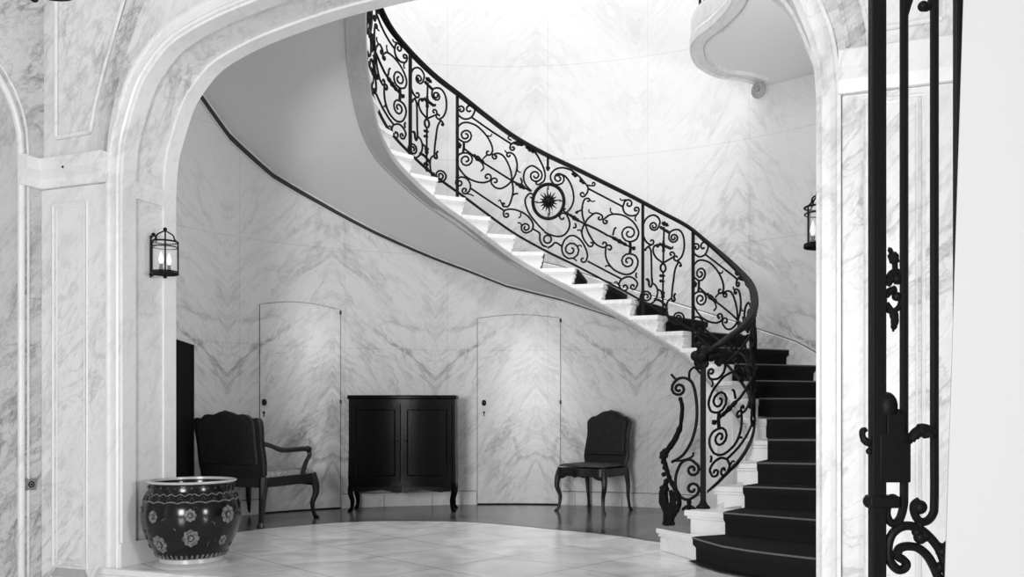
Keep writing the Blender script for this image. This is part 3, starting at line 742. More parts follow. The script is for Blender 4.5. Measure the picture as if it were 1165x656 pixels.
(0.008,[(0.292,0.154),(0.292,0.159),(0.294,0.166),(0.299,0.173),(0.304,0.175),(0.307,0.171),(0.307,0.161),(0.303,0.146),(0.295,0.133),(0.286,0.125),(0.279,0.128),(0.277,0.142),(0.277,0.15),(0.278,0.161),(0.281,0.174),(0.286,0.188),(0.296,0.203),(0.307,0.22),(0.321,0.236),(0.334,0.248),(0.347,0.258),(0.361,0.265),(0.374,0.27),(0.386,0.273),(0.396,0.272),(0.406,0.27),(0.414,0.265),(0.422,0.258),(0.428,0.25),(0.434,0.239),(0.438,0.227),(0.44,0.214),(0.44,0.199),(0.439,0.183),(0.436,0.166),(0.432,0.15),(0.426,0.136),(0.418,0.121),(0.41,0.108),(0.405,0.1),(0.39,0.092),(0.38,0.104),(0.378,0.129),(0.385,0.157),(0.397,0.18),(0.409,0.189),(0.417,0.184),(0.42,0.168),(0.416,0.149),(0.409,0.132),(0.401,0.124),(0.395,0.125),(0.393,0.134),(0.395,0.145),(0.398,0.154),(0.402,0.158)]),
(0.006,[(0.374,0.258),(0.375,0.253),(0.375,0.245),(0.376,0.237),(0.376,0.229),(0.373,0.221),(0.37,0.212),(0.367,0.204),(0.365,0.199)]),
(0.006,[(0.358,0.147),(0.361,0.15),(0.366,0.155),(0.37,0.159),(0.374,0.16),(0.376,0.157),(0.378,0.151),(0.379,0.144),(0.38,0.139)]),
(0.008,[(0.44,0.173),(0.447,0.173),(0.456,0.173),(0.466,0.172),(0.473,0.167),(0.475,0.155),(0.474,0.14),(0.474,0.124),(0.474,0.11),(0.476,0.098),(0.479,0.086),(0.483,0.077),(0.487,0.07),(0.493,0.068),(0.5,0.07),(0.506,0.072),(0.51,0.074)]),
(0.008,[(0.512,0.067),(0.516,0.074),(0.52,0.083),(0.526,0.094),(0.531,0.105),(0.536,0.118),(0.54,0.132),(0.544,0.145),(0.55,0.154),(0.557,0.156),(0.565,0.154),(0.572,0.15),(0.577,0.147)]),
(0.008,[(0.53,0.168),(0.528,0.152),(0.525,0.136),(0.519,0.122),(0.512,0.113),(0.505,0.109),(0.499,0.111),(0.495,0.12),(0.494,0.133),(0.495,0.148),(0.499,0.164),(0.505,0.178),(0.512,0.188),(0.519,0.192),(0.525,0.189),(0.528,0.181),(0.53,0.168)]),
(0.008,[(0.426,0.465),(0.426,0.46),(0.429,0.457),(0.434,0.461),(0.439,0.472),(0.441,0.486),(0.438,0.498),(0.431,0.499),(0.421,0.489),(0.413,0.467),(0.41,0.458),(0.407,0.446),(0.403,0.431),(0.4,0.417),(0.399,0.404),(0.399,0.391),(0.4,0.377),(0.402,0.363),(0.405,0.347),(0.409,0.331),(0.414,0.314),(0.42,0.299),(0.428,0.284),(0.438,0.271),(0.448,0.258),(0.458,0.246),(0.468,0.235),(0.479,0.225),(0.488,0.217),(0.495,0.211)]),
(0.008,[(0.495,0.205),(0.499,0.205),(0.505,0.203),(0.512,0.202),(0.521,0.203),(0.53,0.206),(0.541,0.21),(0.552,0.216),(0.562,0.224),(0.571,0.234),(0.579,0.245),(0.586,0.258),(0.593,0.273),(0.599,0.291),(0.605,0.312),(0.61,0.333),(0.613,0.352),(0.615,0.369),(0.616,0.386),(0.616,0.401),(0.614,0.416),(0.612,0.43),(0.608,0.445),(0.604,0.457),(0.602,0.466),(0.591,0.47),(0.578,0.456),(0.57,0.434),(0.568,0.413),(0.572,0.401),(0.579,0.401),(0.585,0.409),(0.588,0.42),(0.587,0.428)]),
(0.008,[(0.624,0.906),(0.617,0.904),(0.607,0.902),(0.596,0.899),(0.586,0.894),(0.577,0.885),(0.568,0.874),(0.559,0.862),(0.552,0.849),(0.545,0.835),(0.54,0.82),(0.535,0.805),(0.531,0.79),(0.528,0.776),(0.526,0.762),(0.526,0.749),(0.526,0.737),(0.528,0.725),(0.532,0.713),(0.537,0.704),(0.541,0.699),(0.547,0.699),(0.554,0.704),(0.561,0.711),(0.565,0.715),(0.581,0.744),(0.589,0.779),(0.588,0.809),(0.579,0.823),(0.566,0.819),(0.554,0.801),(0.547,0.776),(0.546,0.753),(0.551,0.74),(0.559,0.74),(0.567,0.75),(0.572,0.765),(0.574,0.779),(0.571,0.788),(0.567,0.789),(0.563,0.784)]),
(0.008,[(0.552,0.782),(0.556,0.79),(0.562,0.801),(0.569,0.811),(0.576,0.819),(0.582,0.822),(0.588,0.823),(0.594,0.821),(0.6,0.816),(0.605,0.809),(0.611,0.798),(0.616,0.785),(0.621,0.771),(0.625,0.756),(0.628,0.74),(0.631,0.723),(0.633,0.706),(0.634,0.69),(0.635,0.673),(0.636,0.657),(0.635,0.639),(0.634,0.62),(0.631,0.599),(0.628,0.579),(0.624,0.56),(0.619,0.54),(0.613,0.52),(0.607,0.502),(0.603,0.49),(0.595,0.482),(0.589,0.486),(0.588,0.497),(0.59,0.508),(0.594,0.514),(0.597,0.514)]),
(0.008,[(0.624,0.906),(0.631,0.902),(0.641,0.897),(0.651,0.891),(0.661,0.884),(0.669,0.876),(0.677,0.867),(0.684,0.858),(0.691,0.849),(0.697,0.843),(0.701,0.837),(0.705,0.831),(0.708,0.823),(0.709,0.812),(0.708,0.799),(0.707,0.786),(0.705,0.772),(0.701,0.757),(0.696,0.74),(0.691,0.725),(0.687,0.715),(0.678,0.706),(0.671,0.709),(0.669,0.72),(0.672,0.734),(0.677,0.744),(0.681,0.747),(0.684,0.744),(0.685,0.738),(0.683,0.733)]),
(0.02,[(0.628,0.888),(0.632,0.884),(0.639,0.877),(0.645,0.871),(0.65,0.867)]),
(0.018,[(0.665,0.857),(0.67,0.853),(0.678,0.848),(0.686,0.843),(0.691,0.839)]),
(0.007,[(0.699,0.835),(0.703,0.838),(0.709,0.841),(0.716,0.845),(0.722,0.849),(0.727,0.854),(0.733,0.859),(0.738,0.863),(0.741,0.866),(0.745,0.88),(0.745,0.89),(0.741,0.895),(0.736,0.892),(0.733,0.886),(0.731,0.879),(0.732,0.875),(0.734,0.875)]),
(0.008,[(0.706,0.812),(0.723,0.811),(0.747,0.81),(0.774,0.809),(0.799,0.808),(0.824,0.807),(0.849,0.806),(0.872,0.805),(0.888,0.804)]),
(0.008,[(0.92,0.864),(0.917,0.859),(0.914,0.85),(0.913,0.841),(0.917,0.835),(0.924,0.836),(0.932,0.846),(0.938,0.863),(0.939,0.882),(0.935,0.894),(0.924,0.896),(0.912,0.883),(0.901,0.86),(0.896,0.832),(0.895,0.823),(0.893,0.81),(0.892,0.797),(0.892,0.785),(0.894,0.775),(0.897,0.765),(0.901,0.757),(0.906,0.752),(0.912,0.75),(0.92,0.75),(0.928,0.753),(0.936,0.757),(0.944,0.765),(0.953,0.776),(0.961,0.787),(0.968,0.799),(0.973,0.813),(0.976,0.828),(0.978,0.841),(0.98,0.851),(0.977,0.863),(0.971,0.866),(0.963,0.86),(0.957,0.849),(0.954,0.837),(0.955,0.828),(0.958,0.825),(0.962,0.827),(0.966,0.832),(0.967,0.838),(0.967,0.842)]),
(0.006,[(0.875,0.865),(0.877,0.863),(0.879,0.859),(0.881,0.856),(0.884,0.856),(0.888,0.859),(0.893,0.866),(0.899,0.873),(0.904,0.879),(0.91,0.884),(0.917,0.888),(0.923,0.891),(0.928,0.893)]),
(0.006,[(0.964,0.789),(0.962,0.781),(0.959,0.769),(0.957,0.757),(0.956,0.748),(0.957,0.742),(0.959,0.739),(0.962,0.737),(0.964,0.735)]),
(0.008,[(0.689,0.482),(0.687,0.492),(0.684,0.506),(0.681,0.523),(0.679,0.541),(0.678,0.561),(0.677,0.582),(0.678,0.604),(0.679,0.624),(0.681,0.644),(0.684,0.663),(0.687,0.68),(0.691,0.695),(0.696,0.704),(0.701,0.711),(0.706,0.716),(0.71,0.719),(0.715,0.716),(0.716,0.707),(0.714,0.698),(0.71,0.692),(0.707,0.69),(0.705,0.693),(0.706,0.697)]),
(0.006,[(0.714,0.718),(0.716,0.715),(0.72,0.711),(0.724,0.708),(0.728,0.707),(0.732,0.711),(0.737,0.717),(0.742,0.724),(0.745,0.728)]),
(0.007,[(0.657,0.549),(0.661,0.555),(0.666,0.564),(0.672,0.574),(0.676,0.583),(0.678,0.591),(0.679,0.599),(0.68,0.607),(0.68,0.612)]),
(0.008,[(0.689,0.461),(0.694,0.477),(0.699,0.499),(0.706,0.524),(0.714,0.546),(0.722,0.566),(0.731,0.587),(0.74,0.605),(0.749,0.619),(0.758,0.625),(0.766,0.627),(0.774,0.626),(0.78,0.626),(0.785,0.614),(0.783,0.597),(0.777,0.581),(0.77,0.573),(0.764,0.573),(0.762,0.581),(0.764,0.59),(0.767,0.597),(0.77,0.598)]),
(0.006,[(0.714,0.622),(0.713,0.616),(0.712,0.607),(0.712,0.599),(0.714,0.594),(0.719,0.594),(0.725,0.596),(0.732,0.599),(0.737,0.601)]),
(0.006,[(0.826,0.736),(0.826,0.73),(0.825,0.72),(0.825,0.71),(0.826,0.702),(0.829,0.697),(0.834,0.694),(0.839,0.692),(0.842,0.691)]),
(0.008,[(0.798,0.587),(0.8,0.592),(0.802,0.596),(0.806,0.598),(0.808,0.595),(0.809,0.587),(0.806,0.576),(0.801,0.567),(0.794,0.562),(0.789,0.566),(0.787,0.577),(0.789,0.593),(0.795,0.607),(0.803,0.628),(0.813,0.649),(0.822,0.667),(0.832,0.68),(0.841,0.691),(0.851,0.7),(0.861,0.708),(0.872,0.715),(0.884,0.721),(0.896,0.725),(0.908,0.726),(0.919,0.724),(0.931,0.72),(0.942,0.713),(0.952,0.704),(0.96,0.692),(0.967,0.677),(0.973,0.661),(0.976,0.644),(0.976,0.626),(0.973,0.606),(0.969,0.586),(0.964,0.568),(0.956,0.552),(0.947,0.537),(0.938,0.525),(0.932,0.516),(0.906,0.504),(0.89,0.521),(0.886,0.558),(0.896,0.602),(0.914,0.636),(0.933,0.65),(0.948,0.644),(0.953,0.621),(0.948,0.591),(0.937,0.565),(0.924,0.552),(0.914,0.554),(0.91,0.566),(0.912,0.583),(0.918,0.597),(0.924,0.604)]),
(0.009,[(0.603,0.484),(0.609,0.481),(0.618,0.477),(0.628,0.473),(0.639,0.469),(0.65,0.467),(0.662,0.466),(0.675,0.465),(0.689,0.465),(0.704,0.466),(0.72,0.468),(0.737,0.47),(0.753,0.471),(0.77,0.47),(0.788,0.469),(0.804,0.467),(0.815,0.466)]),
(0.018,[(0.614,0.48),(0.619,0.478),(0.627,0.475),(0.635,0.471),(0.642,0.469),(0.649,0.467),(0.655,0.467),(0.661,0.466),(0.665,0.466)]),
(0.008,[(0.642,0.424),(0.643,0.419),(0.645,0.41),(0.646,0.401),(0.646,0.393),(0.643,0.387),(0.639,0.381),(0.634,0.376),(0.631,0.373)]),
(0.008,[(0.65,0.521),(0.651,0.528),(0.653,0.537),(0.655,0.546),(0.655,0.549),(0.653,0.546),(0.649,0.537),(0.645,0.528),(0.642,0.521)]),
(0.016,[(0.815,0.469),(0.822,0.469),(0.832,0.47),(0.843,0.47),(0.853,0.47),(0.863,0.469),(0.873,0.468),(0.882,0.467),(0.892,0.467),(0.903,0.466),(0.914,0.466),(0.924,0.465),(0.932,0.465)]),
(0.008,[(0.839,0.492),(0.84,0.503),(0.842,0.52),(0.844,0.538),(0.846,0.552),(0.848,0.562),(0.852,0.57),(0.855,0.576),(0.857,0.58)]),
(0.012,[(0.928,0.512),(0.929,0.503),(0.93,0.489),(0.931,0.474),(0.932,0.459),(0.931,0.443),(0.93,0.426),(0.929,0.411),(0.928,0.401)]),
(0.02,[(0.948,0.487),(0.948,0.48),(0.95,0.471),(0.951,0.462),(0.952,0.456)]),
(0.008,[(0.695,0.456),(0.698,0.443),(0.702,0.423),(0.708,0.402),(0.714,0.384),(0.721,0.368),(0.728,0.353),(0.737,0.339),(0.745,0.33),(0.754,0.326),(0.764,0.325),(0.773,0.327),(0.78,0.328),(0.792,0.335),(0.801,0.353),(0.805,0.372),(0.804,0.386),(0.798,0.389),(0.791,0.384),(0.787,0.374),(0.786,0.365),(0.788,0.361)]),
(0.008,[(0.687,0.456),(0.685,0.441),(0.681,0.42),(0.677,0.397),(0.676,0.376),(0.676,0.359),(0.678,0.343),(0.681,0.329),(0.685,0.316),(0.69,0.304),(0.696,0.294),(0.702,0.286),(0.706,0.28),(0.714,0.275),(0.724,0.282),(0.731,0.297),(0.734,0.311),(0.732,0.321),(0.727,0.322),(0.723,0.317),(0.721,0.31)]),
(0.006,[(0.652,0.368),(0.655,0.371),(0.66,0.377),(0.664,0.382),(0.668,0.383),(0.671,0.38),(0.673,0.374),(0.675,0.367),(0.676,0.363)]),
(0.008,[(0.816,0.35),(0.815,0.344),(0.818,0.341),(0.823,0.343),(0.828,0.353),(0.831,0.367),(0.829,0.38),(0.822,0.384),(0.812,0.375),(0.803,0.356),(0.802,0.34),(0.801,0.318),(0.8,0.293),(0.801,0.271),(0.803,0.253),(0.807,0.235),(0.812,0.219),(0.819,0.206),(0.826,0.195),(0.834,0.186),(0.843,0.179),(0.853,0.176),(0.866,0.176),(0.88,0.178),(0.895,0.183),(0.908,0.192),(0.92,0.205),(0.932,0.22),(0.942,0.239),(0.952,0.259),(0.959,0.284),(0.966,0.311),(0.971,0.338),(0.973,0.361),(0.973,0.378),(0.97,0.392),(0.965,0.402),(0.96,0.409),(0.953,0.412),(0.945,0.41),(0.937,0.406),(0.932,0.404),(0.908,0.379),(0.892,0.339),(0.886,0.299),(0.892,0.272),(0.907,0.266),(0.924,0.28),(0.938,0.307),(0.944,0.336),(0.942,0.358),(0.933,0.365),(0.922,0.359),(0.912,0.343),(0.908,0.326),(0.908,0.312),(0.913,0.308),(0.918,0.311)]),
(0.006,[(0.798,0.159),(0.799,0.163),(0.801,0.169),(0.803,0.176),(0.807,0.181),(0.812,0.185),(0.819,0.188),(0.826,0.19),(0.83,0.192)]),
(0.008,[(0.897,0.063),(0.895,0.065),(0.895,0.073),(0.898,0.083),(0.904,0.091),(0.91,0.094),(0.915,0.088),(0.916,0.073),(0.911,0.054),(0.902,0.037),(0.89,0.028),(0.881,0.033),(0.878,0.038),(0.875,0.044),(0.872,0.052),(0.87,0.062),(0.871,0.075),(0.874,0.09),(0.877,0.105),(0.882,0.121),(0.889,0.136),(0.898,0.152),(0.907,0.167),(0.916,0.179),(0.924,0.187),(0.932,0.192),(0.94,0.195),(0.948,0.195),(0.955,0.192),(0.962,0.186),(0.967,0.178),(0.97,0.168),(0.97,0.155),(0.966,0.138),(0.962,0.122),(0.96,0.111),(0.951,0.095),(0.942,0.087),(0.935,0.09),(0.933,0.1),(0.934,0.114),(0.939,0.125),(0.945,0.131),(0.949,0.131),(0.951,0.127),(0.95,0.12),(0.948,0.115)]),
(0.006,[(0.846,0.06),(0.848,0.064),(0.851,0.069),(0.854,0.075),(0.857,0.077),(0.86,0.075),(0.864,0.07),(0.867,0.064),(0.869,0.061)]),
(0.008,[(0.965,0.211),(0.965,0.217),(0.963,0.225),(0.962,0.234),(0.962,0.242),(0.963,0.249),(0.965,0.255),(0.967,0.26),(0.968,0.263)]),
(0.008,[(0.706,0.129),(0.722,0.129),(0.745,0.129),(0.771,0.129),(0.795,0.129),(0.82,0.129),(0.845,0.129),(0.868,0.129),(0.884,0.13)]),
(0.008,[(0.624,0.175),(0.63,0.179),(0.635,0.172),(0.635,0.156),(0.63,0.135),(0.62,0.117),(0.608,0.11),(0.599,0.12),(0.596,0.146),(0.603,0.181),(0.617,0.212),(0.636,0.228),(0.653,0.22),(0.66,0.188),(0.654,0.14),(0.635,0.092),(0.61,0.063),(0.605,0.064),(0.599,0.066),(0.591,0.069),(0.586,0.077),(0.583,0.088),(0.58,0.103),(0.579,0.121),(0.579,0.139),(0.581,0.161),(0.585,0.185),(0.589,0.209),(0.595,0.231),(0.602,0.251),(0.61,0.27),(0.619,0.286),(0.628,0.297),(0.637,0.303),(0.646,0.304),(0.656,0.302),(0.665,0.297),(0.673,0.288),(0.68,0.276),(0.687,0.262),(0.692,0.247),(0.697,0.232),(0.701,0.215),(0.703,0.199),(0.705,0.182),(0.704,0.166),(0.702,0.149),(0.699,0.133),(0.697,0.123),(0.689,0.104),(0.68,0.096),(0.674,0.099),(0.672,0.11),(0.674,0.122),(0.679,0.13),(0.683,0.132),(0.684,0.129)]),
(0.006,[(0.657,0.228),(0.659,0.231),(0.662,0.235),(0.665,0.24),(0.668,0.242),(0.671,0.242),(0.673,0.24),(0.675,0.237),(0.676,0.235)]),
(0.006,[(0.61,0.063),(0.615,0.068),(0.622,0.075),(0.629,0.082),(0.635,0.086),(0.64,0.086),(0.644,0.084),(0.647,0.08),(0.65,0.078)]),
(0.01,[(0.513,0.946),(0.513,0.933),(0.513,0.913),(0.513,0.891),(0.513,0.87),(0.513,0.849),(0.513,0.827),(0.513,0.807),(0.513,0.794)]),
(0.014,[(0.505,0.823),(0.506,0.82),(0.509,0.817),(0.511,0.814),(0.513,0.814),(0.516,0.819),(0.519,0.827),(0.522,0.835),(0.523,0.841)])]
NARROW=[(0.008,[(0.195,0.781),(0.185,0.774),(0.182,0.766),(0.189,0.76),(0.206,0.76),(0.229,0.767),(0.249,0.78),(0.257,0.795),(0.247,0.806),(0.22,0.809),(0.184,0.8),(0.152,0.782),(0.136,0.759),(0.144,0.741),(0.176,0.734),(0.224,0.742),(0.271,0.764),(0.3,0.793),(0.307,0.804),(0.317,0.82),(0.326,0.836),(0.328,0.85),(0.321,0.86),(0.31,0.868),(0.294,0.875),(0.277,0.879),(0.257,0.88),(0.235,0.88),(0.21,0.877),(0.184,0.87),(0.156,0.859),(0.125,0.845),(0.096,0.828),(0.07,0.81),(0.049,0.791),(0.031,0.769),(0.017,0.748),(0.007,0.727),(0.001,0.706),(-0.001,0.686),(0.001,0.667),(0.007,0.649),(0.015,0.633),(0.028,0.619),(0.042,0.606),(0.059,0.597),(0.078,0.591),(0.102,0.589),(0.123,0.588),(0.139,0.587),(0.177,0.599),(0.203,0.617),(0.209,0.633),(0.197,0.641),(0.176,0.641),(0.158,0.633),(0.149,0.625),(0.151,0.62)]),
(0.008,[(0.596,0.777),(0.606,0.776),(0.611,0.77),(0.604,0.76),(0.587,0.75),(0.564,0.745),(0.544,0.747),(0.535,0.757),(0.543,0.774),(0.568,0.79),(0.604,0.801),(0.637,0.8),(0.655,0.787),(0.649,0.765),(0.618,0.741),(0.571,0.724),(0.524,0.721),(0.494,0.734),(0.494,0.761),(0.496,0.768),(0.5,0.779),(0.506,0.79),(0.516,0.801),(0.532,0.812),(0.552,0.823),(0.574,0.833),(0.595,0.842),(0.615,0.849),(0.636,0.855),(0.656,0.86),(0.676,0.862),(0.695,0.861),(0.714,0.859),(0.732,0.854),(0.747,0.846),(0.76,0.837),(0.77,0.825),(0.779,0.812),(0.785,0.796),(0.789,0.778),(0.79,0.758),(0.789,0.736),(0.785,0.715),(0.775,0.693),(0.763,0.671),(0.747,0.65),(0.73,0.63),(0.709,0.613),(0.684,0.597),(0.661,0.583),(0.645,0.574),(0.609,0.569),(0.588,0.576),(0.588,0.59),(0.603,0.604),(0.625,0.612),(0.642,0.613),(0.648,0.608),(0.644,0.602)]),
(0.012,[(0.328,0.8),(0.367,0.799),(0.423,0.797),(0.478,0.795),(0.516,0.794)]),
(0.018,[(0.358,0.843),(0.367,0.845),(0.381,0.847),(0.398,0.849),(0.415,0.85),(0.435,0.851),(0.458,0.851),(0.479,0.851),(0.494,0.852)]),
(0.008,[(0.403,0.82),(0.401,0.787),(0.398,0.74),(0.395,0.688),(0.392,0.641),(0.39,0.599),(0.389,0.556),(0.388,0.518),(0.388,0.492)]),
(0.016,[(0.392,0.696),(0.392,0.687),(0.392,0.674),(0.392,0.658),(0.392,0.641),(0.392,0.622),(0.392,0.6),(0.392,0.579),(0.392,0.565)]),
(0.008,[(0.265,0.612),(0.263,0.608),(0.269,0.605),(0.281,0.607),(0.296,0.614),(0.304,0.625),(0.3,0.634),(0.284,0.627),(0.261,0.618),(0.237,0.607),(0.219,0.596),(0.207,0.584),(0.199,0.571),(0.195,0.558),(0.196,0.545),(0.203,0.533),(0.215,0.521),(0.232,0.509),(0.254,0.5),(0.285,0.494),(0.324,0.491),(0.362,0.488),(0.388,0.487)]),
(0.008,[(0.388,0.487),(0.407,0.497),(0.435,0.513),(0.465,0.53),(0.494,0.545),(0.521,0.56),(0.549,0.575),(0.573,0.588),(0.59,0.598),(0.602,0.618),(0.59,0.63),(0.565,0.632),(0.538,0.624),(0.52,0.612),(0.517,0.601),(0.525,0.596),(0.538,0.597),(0.548,0.601)]),
(0.012,[(0.311,0.642),(0.34,0.645),(0.381,0.648),(0.425,0.651),(0.46,0.654),(0.486,0.655),(0.508,0.656),(0.526,0.657),(0.539,0.657)]),
(0.006,[(0.539,0.657),(0.545,0.66),(0.554,0.663),(0.562,0.667),(0.568,0.67),(0.569,0.674),(0.566,0.678),(0.563,0.682),(0.561,0.685)]),
(0.009,[(0.435,0.455),(0.43,0.438),(0.416,0.421),(0.396,0.409),(0.374,0.403),(0.354,0.405),(0.34,0.414),(0.335,0.429),(0.34,0.446),(0.354,0.463),(0.374,0.476),(0.396,0.481),(0.416,0.48),(0.43,0.47),(0.435,0.455)]),
(0.008,[(0.196,0.609),(0.179,0.601),(0.154,0.589),(0.128,0.576),(0.104,0.563),(0.084,0.549),(0.064,0.535),(0.048,0.522),(0.036,0.513),(0.041,0.511),(0.048,0.512),(0.054,0.514),(0.056,0.517),(0.055,0.518)]),
(0.008,[(0.104,0.559),(0.113,0.557),(0.126,0.555),(0.14,0.549),(0.15,0.539),(0.155,0.522),(0.158,0.5),(0.16,0.475),(0.161,0.448),(0.163,0.416),(0.164,0.381),(0.165,0.346),(0.166,0.317),(0.168,0.294),(0.17,0.276),(0.172,0.262),(0.173,0.252)]),
(0.008,[(0.173,0.289),(0.174,0.282),(0.175,0.273),(0.176,0.262),(0.175,0.251),(0.173,0.241),(0.169,0.23),(0.164,0.221),(0.161,0.214),(0.15,0.205),(0.135,0.2),(0.124,0.2),(0.12,0.203),(0.122,0.208),(0.128,0.212),(0.134,0.213)]),
(0.01,[(0.059,0.244),(0.065,0.248),(0.074,0.252),(0.084,0.257),(0.093,0.258),(0.1,0.256),(0.106,0.252),(0.111,0.247),(0.116,0.24),(0.118,0.233),(0.119,0.223),(0.12,0.215),(0.12,0.208)]),
(0.008,[(0.166,0.249),(0.181,0.249),(0.202,0.249),(0.224,0.248),(0.242,0.244),(0.256,0.238),(0.267,0.23),(0.276,0.22),(0.281,0.209),(0.283,0.196),(0.281,0.181),(0.275,0.166),(0.267,0.15),(0.257,0.134),(0.244,0.117),(0.227,0.1),(0.207,0.084),(0.182,0.068),(0.153,0.051),(0.122,0.037),(0.093,0.026),(0.065,0.02),(0.037,0.016),(0.011,0.015),(-0.009,0.017),(-0.025,0.022),(-0.036,0.031),(-0.044,0.041),(-0.048,0.051),(-0.045,0.063),(-0.036,0.077),(-0.027,0.09),(-0.021,0.1),(0.032,0.13),(0.091,0.145),(0.136,0.141),(0.153,0.121),(0.14,0.094),(0.104,0.069),(0.06,0.055),(0.023,0.054),(0.006,0.066),(0.01,0.084),(0.032,0.102),(0.06,0.113),(0.085,0.115),(0.098,0.109),(0.097,0.099),(0.086,0.089),(0.072,0.083)]),
(0.008,[(0.645,0.574),(0.655,0.574),(0.67,0.575),(0.686,0.575),(0.699,0.573),(0.71,0.57),(0.72,0.564),(0.729,0.559),(0.735,0.556),(0.723,0.547),(0.709,0.542),(0.699,0.542),(0.697,0.546),(0.701,0.549)]),
(0.008,[(0.676,0.573),(0.664,0.56),(0.648,0.542),(0.631,0.522),(0.618,0.503),(0.609,0.485),(0.601,0.467),(0.596,0.449),(0.59,0.431),(0.586,0.412),(0.582,0.392),(0.579,0.374),(0.577,0.362)]),
(0.008,[(0.581,0.399),(0.576,0.377),(0.568,0.345),(0.56,0.311),(0.554,0.283),(0.551,0.261),(0.548,0.242),(0.546,0.226),(0.545,0.215)]),
(0.009,[(0.539,0.208),(0.542,0.204),(0.547,0.199),(0.553,0.194),(0.561,0.192),(0.572,0.194),(0.586,0.198),(0.599,0.203),(0.606,0.21),(0.606,0.217),(0.599,0.226),(0.593,0.235),(0.59,0.244),(0.596,0.252),(0.605,0.261),(0.615,0.269),(0.622,0.274)]),
(0.008,[(0.554,0.217),(0.538,0.207),(0.514,0.192),(0.489,0.176),(0.471,0.16),(0.461,0.146),(0.456,0.131),(0.454,0.117),(0.453,0.102),(0.455,0.087),(0.458,0.071),(0.464,0.056),(0.471,0.042),(0.479,0.029),(0.487,0.017),(0.499,0.006),(0.516,-0.001),(0.542,-0.005),(0.574,-0.006),(0.609,-0.004),(0.641,0.001),(0.67,0.01),(0.699,0.024),(0.726,0.038),(0.747,0.052),(0.763,0.066),(0.773,0.081),(0.779,0.094),(0.78,0.105),(0.773,0.112),(0.759,0.118),(0.745,0.122),(0.735,0.125),(0.677,0.117),(0.624,0.095),(0.591,0.066),(0.587,0.042),(0.609,0.029),(0.648,0.03),(0.689,0.044),(0.718,0.064),(0.727,0.082),(0.715,0.093),(0.69,0.094),(0.664,0.087),(0.645,0.075),(0.639,0.065),(0.644,0.058),(0.656,0.057)]),
(0.012,[(0.471,0.031),(0.477,0.031),(0.485,0.03),(0.495,0.03),(0.505,0.031),(0.516,0.033),(0.529,0.036),(0.541,0.039),(0.55,0.041)]),
(0.008,[(0.385,0.402),(0.384,0.379),(0.383,0.346),(0.382,0.305),(0.381,0.258),(0.38,0.197),(0.38,0.123),(0.381,0.053),(0.381,0.006)]),
(0.014,[(0.311,0.352),(0.335,0.358),(0.369,0.366),(0.403,0.375),(0.426,0.38)]),
(0.014,[(0.311,0.305),(0.333,0.31),(0.363,0.317),(0.394,0.323),(0.415,0.328)]),
(0.02,[(0.381,0.231),(0.381,0.216),(0.381,0.195),(0.381,0.174),(0.381,0.159)]),
(0.016,[(0.311,0.058),(0.335,0.062),(0.369,0.068),(0.403,0.074),(0.426,0.079)]),
(0.018,[(0.381,0.044),(0.383,0.038),(0.386,0.029),(0.39,0.02),(0.392,0.014)]),
(0.011,[(0.219,0.115),(0.24,0.118),(0.269,0.123),(0.303,0.128),(0.335,0.13),(0.366,0.128),(0.399,0.122),(0.428,0.116),(0.449,0.112)]),
(0.008,[(0.277,0.219),(0.291,0.22),(0.311,0.221),(0.331,0.222),(0.346,0.221),(0.353,0.216),(0.356,0.209),(0.357,0.202),(0.358,0.197)])]
